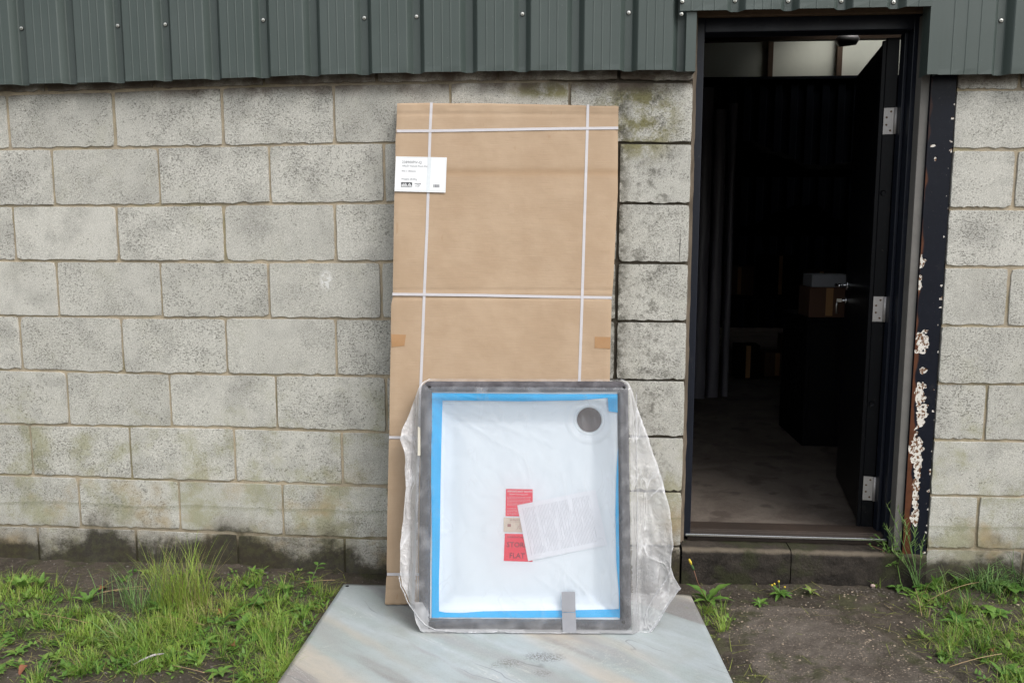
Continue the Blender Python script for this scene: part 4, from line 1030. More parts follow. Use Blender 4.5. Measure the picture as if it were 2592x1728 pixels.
on_sticker(o2, c2, T('SKINOO', w2*.15, w2*.36, -w2*.19), M['ginkb'], 'printed_text')
def marks(mb):
    rect(mb, w2*.22, w2*.42, -w2*.52, -w2*.36); rect(mb, w2*.3, w2*1.0, -w2*.26, -w2*.252)
    for k in range(6): rect(mb, w2*(.9+.02*(k % 2)), w2*(.98), -w2*(.36+.06*k), -w2*(.335+.06*k))
    mb.add([(w2*.74, 0, -w2*.7), (w2*.76, 0, -w2*.7), (w2*.88, 0, -w2*.45), (w2*.86, 0, -w2*.45)], [(0, 1, 2, 3)])
on_sticker(o2, c2, marks, M['ginkb'], 'printed_marks')
o3, c3 = sticker('red_store_flat_sticker', [sc(458, 880), sc(860, 890), sc(870, 1300), sc(442, 1285)], M['red'])
w3 = (c3[1]-c3[0]).length
on_sticker(o3, c3, T('STORE', w3*.26, w3*.075, -w3*.48), M['redink'], 'printed_text')
on_sticker(o3, c3, T('FLAT', w3*.26, w3*.18, -w3*.87), M['redink'], 'printed_text')
on_sticker(o3, c3, T('IMPORTANT NOTICE', w3*.08, w3*.1, -w3*.15), M['redink'], 'printed_text')
# leaflet, tilted, lying over the stickers
c4 = [hit(MT, *sc(*p_)) for p_ in ((642, 462), (1820, 225), (2000, 1065), (815, 1300))]
O = Vector((c4[0][0], .030, c4[0][1])); X = Vector((c4[1][0]-c4[0][0], 0, c4[1][1]-c4[0][1])); wl_ = X.length; X.normalize(); hl_ = math.hypot(c4[3][0]-c4[0][0], c4[3][1]-c4[0][1])
n = 24; P = np.array([[(wl_*b/n, -.0012*math.sin(b*.3+a*.2)-.001*nz(b*.2, a*.2, 0, 1), -hl_*(1-a/n)) for b in range(n+1)] for a in range(n+1)])
lf = link('leaflet', gridmesh('leaflet', P), M['leaflet'], tr_)
Zv = Vector((0, 1, 0)).cross(X); Zv = -Zv if Zv.z < 0 else Zv
lf.matrix_local = Matrix(((X.x, 0, Zv.x, O.x), (0, 1, 0, O.y), (X.z, 0, Zv.z, O.z), (0, 0, 0, 1)))
lf['label'] = 'white printed instruction sheet slipped under the polythene'
# polythene wrap
WL = [(984,869),(971,875),(963,886),(955,904),(936,952),(921,985),(917,1008),(924,1030),(929,1060),(927,1085),(930,1120),(925,1170),(921,1210),(917,1250),(916,1290),(917,1322),(921,1345),(930,1362),(936,1380),(950,1400),(956,1430),(966,1448),(985,1456)]
WR = [(1430,869),(1442,876),(1449,888),(1455,903),(1463,925),(1478,965),(1497,1022),(1512,1062),(1526,1110),(1535,1145),(1541,1175),(1545,1205),(1548,1235),(1550,1255),(1545,1280),(1543,1303),(1551,1325),(1566,1350),(1548,1372),(1530,1400),(1512,1432),(1497,1452),(1470,1459)]
WLh = [hit(MT, *p_) for p_ in WL]; WRh = [hit(MT, *p_) for p_ in WR]
zt_, zb2 = max(q[1] for q in WLh)+.002, .0
def side(H, z): H = sorted(H, key=lambda q: q[1]); return float(np.interp(z, [q[1] for q in H], [q[0] for q in H]))
nw, nh = 190, 190; P = np.zeros((nh, nw, 3)); LY = np.zeros((nh, nw)); LO = np.zeros((nh, nw))
tl_in, tr_in = TL[0], TRt[0]
def ridge(v): return 1-abs(2*v)
corners = [(TL[0]+.01, TL[1]-.01), (TRt[0]-.01, TRt[1]-.01), (BL_[0]+.01, BL_[1]+.01), (BR_[0]-.01, BR_[1]+.01)]
for a in range(nh):
    v = a/(nh-1); z = .0005+(zt_-.0005)*v
    xl, xr = side(WLh, z), side(WRh, z)
    xl += .003*nz(0, 2, z, 22); xr += .003*nz(9, 2, z, 20)+.0015*nz(3, 3, z, 60)
    for b in range(nw):
        u = b/(nw-1); x = xl+(xr-xl)*u
        ol = max(0, (TL[0]-x)); orr = max(0, x-(TRt[0]*v+BR_[0]*(1-v))); out = max(ol, orr)
        e = min(x-xl, xr-x); y = -.0035
        inner = min(x-inL, inR-x, inT-z, z-inB)
        if inner > 0: y += min(.014, inner*.16)                 # film sags between the rims
        if out > 0: y = y + .032*min(1, out/.03)**1.3
        # radial pull folds from the corners
        for cx_, cz_ in corners:
            dx, dz = x-cx_, z-cz_; rr_ = math.hypot(dx, dz)+1e-4; an = math.atan2(dz, dx)
            f = max(0, ridge(mn.noise(Vector((an*6.5, cx_*7+cz_*3, rr_*1.2))))-.55)
            y -= .0045*f*math.exp(-rr_/.26)*min(1, rr_/.05)
        loose = min(1, out/.02)
        y += loose*(.018*nz(x, 5, z*.35, 13) + .006*nz(x, 2, z*.45, 34) + .0015*nz(x, 9, z, 70)) + .0010*nz(x, 2, z*.5, 10)
        if z > TL[1]-.03: y += .022*max(0, (z-TL[1]+.03)/.03)
        P[a, b] = (x, y, z)
        ly = .045 + .04*nz(x, 1, z, 9)
        if inner < 0 and out <= 0: ly = .10+.22*max(0, nz(x, 3, z, 22))  # whiter over the foam: the film's haze and highlights painted in
        if out > 0: ly = .36 + .22*(1 if ol > 0 else 0)*min(1, ol/.02) + .12*nz(x*1.5, 1, z*.4, 20)
        if e < .005: ly = .62
        if z < .012 and out <= 0: ly = .55 if x < (BL_[0]+BR_[0])*.5 else .4
        if x < -0.01+BL_[0]+.05 and z < .10 and (x-BL_[0]) < .06*(1-z/.1)+.02: ly = max(ly, .45+.2*nz(x, 1, z, 40))
        LY[a, b] = ly; LO[a, b] = loose
wr = link('plastic_wrap', gridmesh('plastic_wrap', P, dict(layers_haze=LY, loose=LO)), M['wrap'], tr_)
# rope-like gathered hems along the loose edges
def hem(pts, rad, name='wrap_hem', off=.02):
    h = [hit(MT, *p_) for p_ in pts]; q = []
    for (xa, za), (xb, zb3) in zip(h[:-1], h[1:]):
        for k in range(6): t = k/6; q.append((xa+(xb-xa)*t + .0015*nz(xa, t*3, za, 50), off+.004*nz(za, t*2, xa, 30), max(.002, za+(zb3-za)*t)))
    mb = MB(); mb.tube(q, [rad*(1+.5*mn.noise(Vector((i*.7, 0, 0)))) for i in range(len(q))], 6); me = mb.mesh(name)
    attr(me, 'layers_haze', [.35]*len(me.vertices)); attr(me, 'loose', [1.0]*len(me.vertices)); return link(name, me, M['wrap'], wr)
hem([(917,1322),(921,1345),(930,1362),(936,1380),(950,1400),(958,1412),(975,1432),(1000,1445),(1060,1451),(1130,1450),(1150,1447),(1180,1452),(1280,1457),(1400,1457)], .0022, off=-.006)
hem([(1566,1350),(1548,1372),(1530,1400),(1512,1432),(1497,1452),(1470,1459),(1440,1457),(1380,1455)], .0024, off=.016)
hem([(1543,1305),(1530,1335),(1510,1360),(1490,1395),(1478,1430)], .0016, off=.012)
hem([(1463,900),(1463,1000),(1465,1150),(1466,1300),(1462,1400),(1455,1430)], .0013, off=.012)
hem([(962,900),(961,1000),(958,1150),(958,1300),(956,1400)], .0013, off=.014)
quad('silver_tape', [(1290, 1358), (1321, 1358), (1322, 1405), (1290.5, 1405)], M['silver'], -.0005, wr, MT, bumpy=.002, nx=6)
quad('silver_tape', [(1290.5, 1405), (1322, 1405), (1324, 1451), (1292, 1451)], M['silver'], -.0075, wr, MT, bumpy=.002, nx=6)
quad('cream_tape', [(960.5, 979), (966, 983), (966.5, 1046), (960, 1046)], M['cream'], -.010, wr, MT)

# ================================================================== VEGETATION
class VB:
    def __init__(s): s.v = []; s.f = []; s.t = []
    def blade(s, b, az, h, lean, w, tone, seg=4, curl=1.0, twist=0.0):
        """grass blade: arc starting upright-ish and bending over towards az"""
        b = Vector(b); d = Vector((math.cos(az), math.sin(az), 0)); sd = Vector((-d.y, d.x, 0)); i0 = len(s.v); p = b.copy(); L = h/seg
        a0 = lean
        for k in range(seg+1):
            t = k/seg; wd = w*.5*(1-t)**.6*(.75+.9*t*(1-t)) if k < seg else 0
            s2 = (sd*math.cos(twist*t)+d*math.sin(twist*t)*.7)
            if k < seg: s.v += [p-s2*wd, p+s2*wd]; s.t += [tone, tone]
            else: s.v.append(p.copy()); s.t.append(min(1, tone+.06))
            a = a0 + curl*t; p = p + (d*math.sin(a)+Vector((0, 0, 1))*math.cos(a))*L
        for k in range(seg-1):
            i = i0+2*k; s.f.append((i, i+1, i+3, i+2))
        i = i0+2*(seg-1); s.f.append((i, i+1, i+2))
    def obj(s, name, mat, parent=None):
        me = bpy.data.meshes.new(name); me.from_pydata([tuple(v) for v in s.v], [], s.f); attr(me, 'tone', s.t); me.update()
        return link(name, me, mat, parent)
def gpt(px, py):
    q = onZ(px, py, GZ)
    if q.y > -.022: q = onY(px, py, -.022)
    q.z = surf(q.x, q.y) if abs(q.x) < 5 else GZ; return q
def ell(px, py, cx, cy, rx, ry): return max(0, 1-math.hypot((px-cx)/rx, (py-cy)/ry)**2)
COVL = [(300,1490,210,70,1.0),(420,1430,140,60,.9),(620,1470,150,95,1.0),(560,1380,90,45,.85),(690,1400,100,60,1.0),(60,1375,110,45,.9),(170,1430,110,45,.7),(90,1545,120,40,.45),(500,1330,300,14,.25),(-150,1450,200,90,.9),(640,1550,110,40,.8),(30,1460,60,40,.35),(-400,1400,260,120,.9)]
COVR = [(2250,1480,150,62,1.0),(2200,1390,110,60,.7),(2320,1350,150,70,1.1),(2150,1370,80,35,.6),(1635,1425,45,45,.75),(2500,1450,200,130,1.0),(2330,1560,90,40,.5),(2070,1335,80,20,.6),(2140,1335,60,30,.8)]
def cov(px, py):
    c = max((w*ell(px, py, a, b, c_, d)**.7 if ell(px, py, a, b, c_, d) > 0 else 0) for a, b, c_, d, w in (COVL if px < 1200 else COVR))
    return c + .45*nz(px/100, py/60, 1, 1.3) + .55*nz(px/100, py/60, 7, 4) if c > 0 else 0
rr = random.Random(11)
def lawn(label, x0, x1, y0, y1, n, thr=.42):
    vb = VB(); cnt = 0
    for _ in range(n):
        px, py = rr.uniform(x0, x1), rr.uniform(y0, y1)
        c = cov(px, py)
        if c < thr*rr.uniform(.55, 1.25): continue
        q = gpt(px, py)
        if q.y > -.023: continue
        if BLc.x-.0+(FLc.x-BLc.x)*((YB0-q.y)/(YB0-YB1)) - .012 < q.x < BRc.x+.012+.08*(YB0-q.y) and q.y < YB0+.01: continue
        tone0 = .36+.6*nz(q.x, q.y, 2, 4)+rr.uniform(-.15, .15); hh = rr.uniform(.028, .075)*(1+.4*(c-.5)); azc = rr.uniform(0, 6.28); spr = rr.uniform(.5, 1.35); bias = rr.uniform(0, .8)
        for k in range(rr.randint(12, 24)):
            az = rr.uniform(0, 6.28); r_ = abs(rr.gauss(0, .012)); t = tone0+rr.uniform(-.2, .2)
            if rr.random() < .14: t = rr.uniform(.82, 1)
            if rr.random() < bias: az = azc+rr.gauss(0, .6)
            vb.blade(q+Vector((r_*math.cos(az), r_*math.sin(az), -.004)), az, hh*rr.uniform(.4, 1.35), rr.uniform(.1, spr), rr.uniform(.0015, .0034), min(1, max(0, t)), 4, rr.uniform(.3, 1.5), rr.uniform(-1, 1))
        cnt += 1
    o = vb.obj('grass', M['blade']); tag(o, label, 'grass', kind='stuff'); return cnt
lawn('short green grass growing in the soil left of the board', -700, 790, 1322, 1900, 4300)
lawn('short bright green grass right of the concrete path', 1590, 3000, 1322, 1900, 3300)

def tuft(name, label, px, py, n, h, spread, lean, curl, w, tone, mat, azr=(0, 6.28), rad=.02, seg=6, hmin=.5):
    q = gpt(px, py); vb = VB(); t = thing(name, label, 'grass', q)
    for _ in range(n):
        r_ = rad*math.sqrt(rr.random()); an = rr.uniform(0, 6.28); az = rr.uniform(*azr)
        vb.blade((r_*math.cos(an), r_*math.sin(an)*.7, -.006), az, h*rr.uniform(hmin, 1.1), rr.uniform(0, lean), w*rr.uniform(.7, 1.3), min(1, max(0, tone+rr.uniform(-.25, .25) + (.3 if rr.random() < .28 else 0))), seg, curl*rr.uniform(.4, 1.5), rr.uniform(-1.5, 1.5))
    vb.obj('blades', mat, t); return t
tuft('grass_tuft', 'tallest yellowish grass clump against the mossy wall foot, left of the board', 415, 1388, 380, .27, 1, .5, .55, .0026, .66, M['blade'], rad=.11, hmin=.3)
tuft('grass_tuft', 'clump of upright green grass just left of the tallest clump', 330, 1400, 70, .23, 1, .5, .6, .0032, .35, M['bluegrass'], rad=.07)
tuft('grass_tuft', 'sparse upright grass blades in the gap before the wall, left of the taller clumps', 262, 1385, 24, .20, 1, .45, .5, .0034, .3, M['bluegrass'], rad=.08)
tuft('grass_tuft', 'matted low grass mound with browning stems in front of the tallest clump', 400, 1450, 260, .12, 1, 1.15, .9, .0026, .6, M['blade'], rad=.10)
tuft('grass_tuft', 'flattened blue-green grass sweeping left at the edge of the bare soil', 300, 1475, 34, .17, 1, 1.15, .8, .0055, .6, M['bluegrass'], azr=(2.6, 4.2), rad=.06)
tuft('grass_tuft', 'thin grass at the far left below the mossy block', 20, 1380, 40, .13, 1, .6, .7, .003, .45, M['blade'], rad=.06)
tuft('grass_tuft', 'small upright grass tuft near the wall between clump and board', 585, 1350, 40, .085, 1, .6, .6, .0028, .35, M['blade'], rad=.03)
tuft('grass_tuft', 'dark green arching grass tuft under the right block wall', 2262, 1335, 120, .17, 1, .7, 1.3, .0048, .3, M['bluegrass'], rad=.05)
tuft('grass_tuft', 'long arching grass blades reaching along the right wall foot', 2350, 1325, 40, .26, 1, .6, 1.5, .004, .3, M['bluegrass'], azr=(2.2, 4.2), rad=.06)
tuft('grass_tuft', 'light green blades leaning over the path by the tall seed heads', 2165, 1352, 26, .14, 1, .8, 1.0, .004, .5, M['bluegrass'], rad=.05)
tuft('grass_tuft', 'tiny grass sprig at the foot of the doorstep', 2018, 1338, 12, .07, 1, .6, .5, .0026, .5, M['blade'], rad=.012)
def ground_weeds(label, x0, x1, y0, y1, n):
    vb = VB()
    for _ in range(n):
        px, py = rr.uniform(x0, x1), rr.uniform(y0, y1)
        if cov(px, py) < .10*rr.uniform(.5, 1.5): continue
        q = gpt(px, py)
        if q.y > -.023 or (BLc.x-.02 < q.x < BRc.x+.03 and q.y < YB0+.01): continue
        tn = rr.uniform(.15, .75); L_ = rr.uniform(.010, .022)*(1+1.2*rr.random()**4)
        for k in range(rr.randint(4, 9)):
            vb.blade(q+Vector((rr.gauss(0, .012), rr.gauss(0, .012), rr.uniform(0, .012))), rr.uniform(0, 6.28), L_*rr.uniform(.7, 1.3), rr.uniform(.7, 1.5), L_*.55, tn+rr.uniform(-.1, .1), 3, .5)
    tag(vb.obj('ground_weeds', M['weed']), label, 'weeds', kind='stuff')
def litter(label, x0, x1, y0, y1, n):
    vb = VB()
    for _ in range(n):
        q = gpt(rr.uniform(x0, x1), rr.uniform(y0, y1))
        if q.y > -.023 or (BLc.x-.02 < q.x < BRc.x+.03 and q.y < YB0+.01) or (.62 < q.x < 1.1 and q.y < -.15 and rr.random() < .9): continue
        vb.blade(q+Vector((0, 0, rr.uniform(.001, .014))), rr.uniform(0, 6.28), rr.uniform(.02, .10), rr.uniform(1.35, 1.6), rr.uniform(.0014, .003), rr.uniform(.78, 1), 4, rr.uniform(-.2, .3))
    tag(vb.obj('dead_grass', M['blade']), label, 'dead grass', kind='stuff')
litter('flattened dead grass on the soil left of the board', -700, 790, 1322, 1900, 2600)
litter('flattened dead grass on the soil round the path', 1590, 3000, 1322, 1900, 1300)
ground_weeds('tiny round-leaved weeds spreading between the grass left of the board', -700, 790, 1318, 1900, 1900)
ground_weeds('tiny weeds creeping at the path edge and along the right wall', 1590, 3000, 1322, 1900, 900)
# tall seeding grass
def seed_grass(label, px, py, tops):
    q = gpt(px, py); t = thing('seeding_grass', label, 'grass', q)
    for tx, ty, yy in tops:
        e = onY(tx, ty, yy) - q; mid = e*.5+Vector((rr.uniform(-.015, .015)-.12*e.x, 0, .06*e.z)); p_ = []
        b = Vector((rr.uniform(-.015, .015), rr.uniform(-.01, .01), -.005))
        for k in range(9): s_ = k/8; p_.append(b*(1-s_)**2+mid*2*s_*(1-s_)+e*s_*s_)
        mb = MB(); mb.tube(p_, [.0019-.0010*k/8 for k in range(9)], 5); me = mb.mesh('stem'); attr(me, 'tone', [.35]*len(me.vertices)); link('stem', me, M['bluegrass'], t)
        vb = VB()
        for k in range(16):
            s_ = 1-.026*k; c = e*s_ + mid*(1-s_)*.3 if k else e
            c = p_[8].lerp(p_[5], k/16*1.15)
            vb.blade(c, rr.uniform(0, 6.28), .028+.006*rr.random(), rr.uniform(.3, .9), .0045, rr.uniform(.5, .78), 3, .3)
        for k in range(3): vb.blade(p_[rr.randint(1, 4)], rr.uniform(0, 6.28), .10, .5, .003, .35, 5, 1.0)
        vb.obj('seed_head', M['bluegrass'], t)
seed_grass('tall grass with nodding seed heads growing in front of the peeling door post', 2110, 1340, [(2038, 1160, -.05), (2036, 1210, -.05), (2062, 1168, -.04), (2078, 1195, -.06), (2050, 1265, -.04), (2120, 1240, -.05), (2100, 1215, -.03)])

def leaf_mesh(L, W_, lobes=0, fold=.25, droop=.6, seed=0):
    n = 14; vs = []; 
    r_ = random.Random(seed)
    for i in range(n+1):
        t = i/n; w = W_*.5*math.sin(math.pi*min(1, t**.75*1.0))**.8*(1 if t < .98 else .2)
        if t < .22: w = W_*.10+w*.35*t/.22
        if lobes: w *= .62+.38*abs(math.cos(math.pi*lobes*t))**.8
        x = L*t; z = L*(.35*t - droop*t*t)
        zl = fold*w
        vs += [(x, -w, z+zl+r_.uniform(-1, 1)*.04*W_), (x, -w*.5, z+zl*.45), (x, 0, z), (x, w*.5, z+zl*.45), (x, w, z+zl+r_.uniform(-1, 1)*.04*W_)]
    fs = [(5*i+j, 5*i+j+1, 5*i+j+6, 5*i+j+5) for i in range(n) for j in range(4)]
    return vs, fs
def leaf(parent, loc, az, L, W_, tone, lobes=0, tilt=0.0, droop=.6, name='leaf', mat='weed'):
    vs, fs = leaf_mesh(L, W_, lobes, droop=droop, seed=int(az*100)); me = bpy.data.meshes.new(name); me.from_pydata(vs, [], fs)
    me.polygons.foreach_set('use_smooth', [True]*len(fs)); attr(me, 'tone', [tone+.08*math.sin(i) for i in range(len(vs))])
    o = link(name, me, M[mat], parent, loc); o.rotation_euler = (0, -tilt, az); return o
def stem(parent, pts, r_, mat='weed', name='stem'):
    mb = MB(); mb.tube(pts, r_, 6); me = mb.mesh(name); attr(me, 'tone', [.5]*len(me.vertices)); return link(name, me, M[mat], parent)
def rosette(name, label, px, py, n, L, W_, lobes, tone, cat='weed', az0=0, spanr=6.28, tilt=(.1, .7), droop=.6):
    q = gpt(px, py); t = thing(name, label, cat, q)
    for k in range(n):
        leaf(t, (0, 0, .003), az0+spanr*k/n+rr.uniform(-.25, .25), L*rr.uniform(.7, 1.15), W_*rr.uniform(.75, 1.2), tone+rr.uniform(-.18, .18), lobes, rr.uniform(*tilt), droop)
    return t
PI = math.pi
# dandelion at the board's right rear corner
d1 = rosette('dandelion', 'dandelion with two large leaves and a closed yellow bud beside the board', 1626, 1388, 5, .085, .028, 4, .4, 'dandelion')
leaf(d1, (0, 0, .005), 2.75, .10, .045, .25, 3, .75, .55); leaf(d1, (0, 0, .005), .35, .115, .042, .45, 3, .75, .55)
e = onY(1590, 1300, d1.location.y)-d1.location
stem(d1, [(0, 0, 0), e*.5+Vector((-.01, 0, .01)), e*.9], .0014, 'redstem')
mb = MB(); mb.tube([e*.9, e*.97, e*1.08], [.003, .0048, .002], 8); link('bud_base', mb.mesh('bud_base'), simple('bud_green', (.05, .11, .03), .7), d1)
mb = MB(); mb.tube([e*1.05, e*1.12, e*1.2], [.003, .0052, .0035], 8); link('yellow_bud', mb.mesh('yellow_bud'), M['yellow'], d1)
# low weeds along the step
w1_ = rosette('groundsel_weed', 'small ragged weed with pale yellow flowers at the middle of the step foot', 1792, 1374, 9, .055, .02, 5, .35)
for k in range(4):
    e = Vector((rr.uniform(-.05, .02), rr.uniform(-.01, .01), rr.uniform(.03, .055))); stem(w1_, [(0, 0, 0), e*.6, e], .0012)
    mb = MB(); mb.tube([e, e*1.08, e*1.14], [.003, .0042, .003], 7); link('flower', mb.mesh('flower'), M['yellow'], w1_)
rosette('weed', 'low spreading weed between the groundsel and the dandelion', 1745, 1392, 8, .045, .016, 5, .4)
rosette('weed', 'reddish-green weed seedling at the step foot, right of the groundsel', 1862, 1372, 6, .04, .014, 0, .75)
rosette('weed', 'small toothed weed below the joint end of the doorstep', 2062, 1358, 7, .055, .022, 5, .3)
rosette('weed', 'leafy weed at the base of the seeding grass', 2128, 1352, 8, .075, .035, 3, .25)
w = rosette('dock_plant', 'pair of rounded dock leaves beside the seeding grass', 2150, 1338, 2, .07, .04, 0, .45, 'plant', az0=.3, tilt=(.9, 1.2), droop=.3)
rosette('dock_plant', 'broad-leaved plant in the grass at the right edge', 2320, 1375, 6, .085, .05, 0, .35, 'plant', tilt=(.3, .8))
# creeping weed on the sill
q = onY(2060, 1290, -.005); cw = thing('creeping_weed', 'thin-stemmed creeping weed climbing onto the doorstep beside the hinge side', 'weed', q)
for tx, ty, yy in ((2010, 1225, .03), (2030, 1200, .03), (2052, 1232, .02), (1990, 1248, .03), (2075, 1270, -.02), (2040, 1300, -.03), (2000, 1232, .04)):
    e = onY(tx, ty, yy)-q; stem(cw, [(0, 0, -.03), e*.5+Vector((0, -.01, .015)), e], .0009, 'redstem' if tx < 2000 else 'weed')
    for k in range(6): leaf(cw, e*(.35+.11*k)+Vector((0, -.004, 0)), rr.uniform(0, 6.28), .02, .010, rr.uniform(.15, .5), 3, rr.uniform(0, .8), .3)
stem(cw, [(0, 0, 0), (.01, -.02, -.07), (.03, -.06, -.15), (.02, -.09, -.19)], .0016)
# plants on the left
rosette('weed', 'bright leafy weed cluster at the far left under the wall', 52, 1358, 12, .065, .026, 0, .55, tilt=(.5, 1.1), droop=.4)
rosette('weed', 'second leafy weed right of the far-left cluster, before the moss', 95, 1352, 7, .055, .022, 0, .5, tilt=(.6, 1.2), droop=.4)
rosette('weed', 'leafy green weed left of the tall grass clumps', 205, 1385, 7, .07, .026, 3, .4, tilt=(.5, 1.1), droop=.5)
rosette('dandelion', 'dandelion leaves spreading in front of the tallest grass clump', 378, 1405, 5, .085, .028, 4, .35, 'dandelion', az0=.4)
rosette('plantain', 'single broad dark green leaf pair at the edge of the bare soil', 330, 1487, 3, .075, .042, 0, .15, 'plant', az0=4.2, spanr=1.6, tilt=(.0, .3))
rosette('plantain', 'broad-leaved weed in the grass nearest the board front', 605, 1460, 6, .07, .038, 0, .35, 'plant', tilt=(.1, .5))
rosette('plantain', 'smaller broad-leaved weed left of the one nearest the board', 560, 1437, 4, .06, .034, 0, .3, 'plant', tilt=(.1, .6))
rosette('dandelion', 'long-leaved dandelion lying flat beside the board edge', 700, 1400, 5, .085, .022, 5, .4, 'dandelion', az0=2.6, tilt=(0, .3))
rosette('clover_patch', 'round-leaved seedlings between wall and board', 655, 1358, 10, .038, .024, 0, .6, 'weed', tilt=(.3, .9))
rosette('weed', 'jagged weed at the bottom edge below the grass', 505, 1543, 6, .055, .022, 4, .45)
rosette('weed', 'pale jagged leaves in the grass left of the board', 645, 1415, 6, .07, .018, 5, .75, tilt=(0, .3))
q = gpt(690, 1372); sp_ = thing('sprouting_weed', 'weed stalk with small arrow-shaped leaves leaning towards the wall near the board corner', 'weed', q)
pts = [onY(x, y, q.y)-q for x, y in ((690, 1374), (705, 1352), (718, 1325), (730, 1298))]; stem(sp_, pts, [.0022, .0018, .0014, .001])
for k, (f, az, L_) in enumerate(((0.2, 3.4, .03), (.35, .3, .03), (.5, 2.9, .025), (.62, .4, .025), (.75, 3.2, .028), (.88, .2, .034), (1, 2.4, .03), (1, .1, .034))):
    i = min(2, int(f*3)); p_ = pts[i].lerp(pts[i+1], f*3-i); leaf(sp_, p_, az, L_, .016, .3, 0, .3, .5)
rosette('dandelion', 'dark toothed dandelion leaves in the grass below the seeding grass', 2200, 1440, 7, .08, .026, 5, .2, 'dandelion', tilt=(.1, .6))
rosette('plantain', 'cluster of broad leaves low in the right grass, near the picture edge', 2285, 1425, 6, .065, .036, 0, .4, 'plant', tilt=(.2, .7))
rosette('weed', 'feathery green weed against the right wall foot', 2205, 1345, 9, .07, .018, 5, .3, tilt=(.5, 1.1))
rosette('weed', 'leafy weed in front of the matted grass mound', 470, 1480, 8, .06, .024, 3, .45, tilt=(.2, .8))
rosette('weed', 'small leafy weed on the bare soil at the far left bottom', 40, 1500, 6, .045, .018, 3, .5, tilt=(.1, .6))
rosette('weed', 'toothed weed between the two broad-leaved weeds and the wall', 600, 1395, 8, .06, .024, 4, .3, tilt=(.3, .9))
# straws, dead leaves, litter, stones
def straw(label, a, b, sag=.01, r_=.0011, mat='straw'):
    A, B = gpt(*a), gpt(*b); A.z += .012; B.z += .03; mid = (A+B)/2+Vector((0, 0, sag)); mb = MB()
    mb.tube([A*(1-t)**2+mid*2*t*(1-t)+B*t*t for t in [k/8 for k in range(9)]], r_, 5); tag(mb.build('dry_stem', M[mat]), label, 'dry stem', 'dry stems lying in the grass')
for k, (a, b, s_, lbl) in enumerate([((175, 1385), (330, 1362), .02, 'long pale dry stem lying across the soil before the wall'), ((230, 1368), (395, 1372), .015, 'dry stem lying level behind the tallest grass clump'),
    ((80, 1415), (200, 1445), .01, 'dry stem slanting across the dark soil at left'), ((355, 1420), (470, 1452), .015, 'brown stem in the matted grass mound'),
    ((2100, 1360), (2115, 1440), .02, 'yellow dry stem bending down over the path edge'), ((2130, 1395), (2260, 1370), .03, 'curved dry stem at the foot of the right wall'),
    ((2180, 1540), (2300, 1520), .01, 'dry stem in the grass at the bottom right'), ((395, 1535), (470, 1560), .004, 'thin dry stem on the bare soil at the bottom'), ((690, 1352), (770, 1352), .006, 'twig lying behind the board corner')]): straw(lbl, a, b, s_)
for k, (px, py, lbl) in enumerate([(228, 1363, 'orange-brown dead leaf against the soil before the wall'), (65, 1537, 'curled brown dead leaf on the left soil'), (195, 1440, 'brown dead leaf left of the matted grass'), (540, 1485, 'rusty dead leaf among the broad-leaved weeds'), (690, 1553, 'orange dead leaf beside the board edge'), (500, 1415, 'shrivelled brown leaf right of the grass mound'), (2280, 1500, 'brown dead leaf in the bright grass at right'), (660, 1548, 'reddish dead leaf in the grass left of the board front')]):
    q = gpt(px, py); q.z += .012; vs, fs = leaf_mesh(rr.uniform(.035, .05), rr.uniform(.022, .032), 0, .5, .9, k); me = bpy.data.meshes.new('dead_leaf'); me.from_pydata(vs, [], fs)
    me.polygons.foreach_set('use_smooth', [True]*len(fs)); o = link('dead_leaf', me, M['deadleaf'], None, q); o.rotation_euler = (rr.uniform(-.4, .4), 0, rr.uniform(0, 6.28)); tag(o, lbl, 'dead leaf', 'dead leaves on the ground')
A, B = gpt(305, 1533), gpt(378, 1513); A.z += .010; B.z += .02; mb = MB(); mb.tube([A, (A*2+B)/3+Vector((0, 0, .006)), (A+2*B)/3+Vector((0, 0, .008)), B], [.0015, .004, .004, .0015], 6); tag(mb.build('plastic_scrap', M['plasticstrip']), 'thin whitish plastic scrap on the soil below the grass', 'litter')
pts = [gpt(x, y)+Vector((0, 0, .018)) for x, y in ((672, 1568), (680, 1554), (688, 1545), (690, 1532), (686, 1522), (692, 1514))]; mb = MB(); mb.tube(pts, [.003, .004, .0035, .005, .0035, .003], 6); tag(mb.build('twine', M['twine']), 'frayed blue-green twine in the grass beside the board', 'twine')
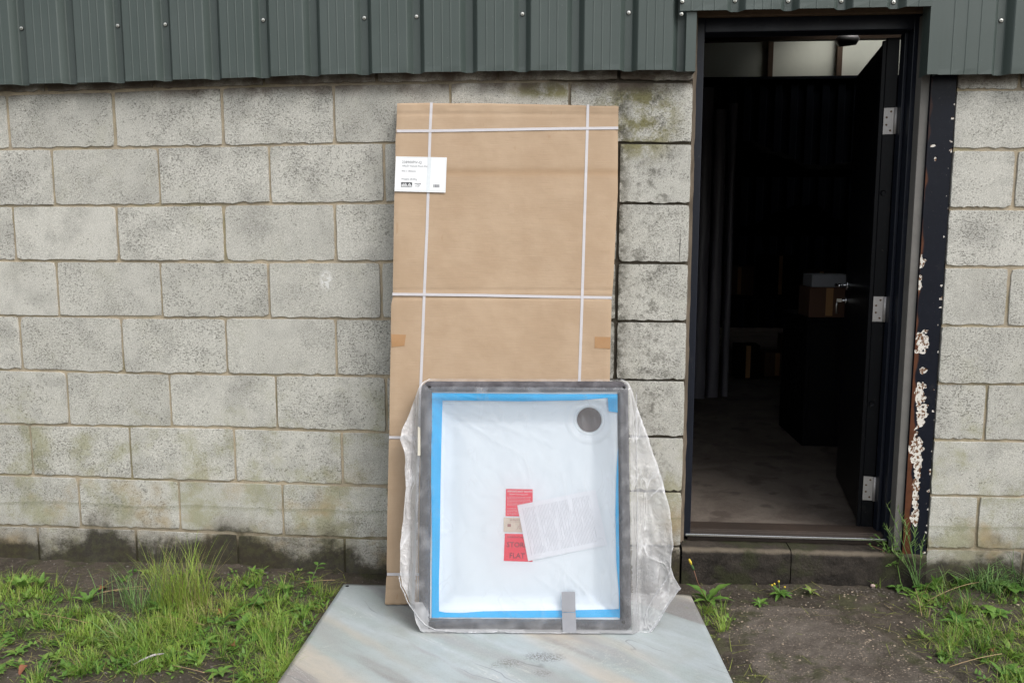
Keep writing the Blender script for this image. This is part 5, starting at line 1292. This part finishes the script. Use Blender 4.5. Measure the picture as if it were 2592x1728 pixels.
ico = bmesh.new(); bmesh.ops.create_icosphere(ico, subdivisions=1, radius=1); iv = [v.co.copy() for v in ico.verts]; ifc = [tuple(v.index for v in f.verts) for f in ico.faces]; ico.free()
def gravel(label, n, fn, smin, smax, mat):
    mb = MB()
    for _ in range(n):
        q = fn()
        if q is None: continue
        s_ = rr.uniform(smin, smax)*(1+rr.random()**6); rot = Matrix.Rotation(rr.uniform(0, 6.28), 3, 'Z') @ Matrix.Rotation(rr.uniform(0, 3), 3, 'X'); sc3 = Vector((rr.uniform(.7, 1.3), rr.uniform(.6, 1.1), rr.uniform(.35, .7)))
        mb.add([q+Vector([c*k for c, k in zip(rot @ (v*s_*rr.uniform(.85, 1.15)), sc3)]) for v in iv], ifc, 0, False)
    tag(mb.build('gravel', mat), label, 'gravel', kind='stuff')
def rp():
    q = Vector((rr.uniform(.5, 1.75), rr.uniform(-1.3, -.05), 0)); q.z = surf(q.x, q.y)+.0005; return q if nz(q.x, q.y, 5, 5)+rr.uniform(-.3, .3) > 0 else None
gravel('pale chips showing in the worn concrete path', 1500, rp, .0014, .0040, simple('pale_chip', (.34, .27, .2), .8, nscale=30, var=.4))
def rl():
    q = Vector((rr.uniform(-2.4, -.95), rr.uniform(-1.3, -.03), 0)); q.z = surf(q.x, q.y)+.001; return q
gravel('small stones scattered in the soil left of the board', 700, rl, .002, .006, simple('soil_stone', (.11, .095, .08), .85, nscale=60, var=.7))
def rs():
    q = Vector((rr.uniform(.5, 1.3), -.03-abs(rr.gauss(0, .035)), 0)); q.z = surf(q.x, q.y)+.001; return q
gravel('grit along the foot of the doorstep', 170, rs, .0015, .005, simple('dark_grit', (.10, .085, .07), .85, nscale=60, var=.6))
q = gpt(2188, 1338); q = gpt(2005, 1338)
mb = MB(); mb.add([q+Vector((0, 0, .008))+Vector((v.x*.011, v.y*.008, v.z*.008)) for v in iv], ifc, 0, True); tag(mb.build('pebble', simple('pink_stone', (.45, .33, .3), .7)), 'pale pinkish pebble at the foot of the doorstep', 'pebble')
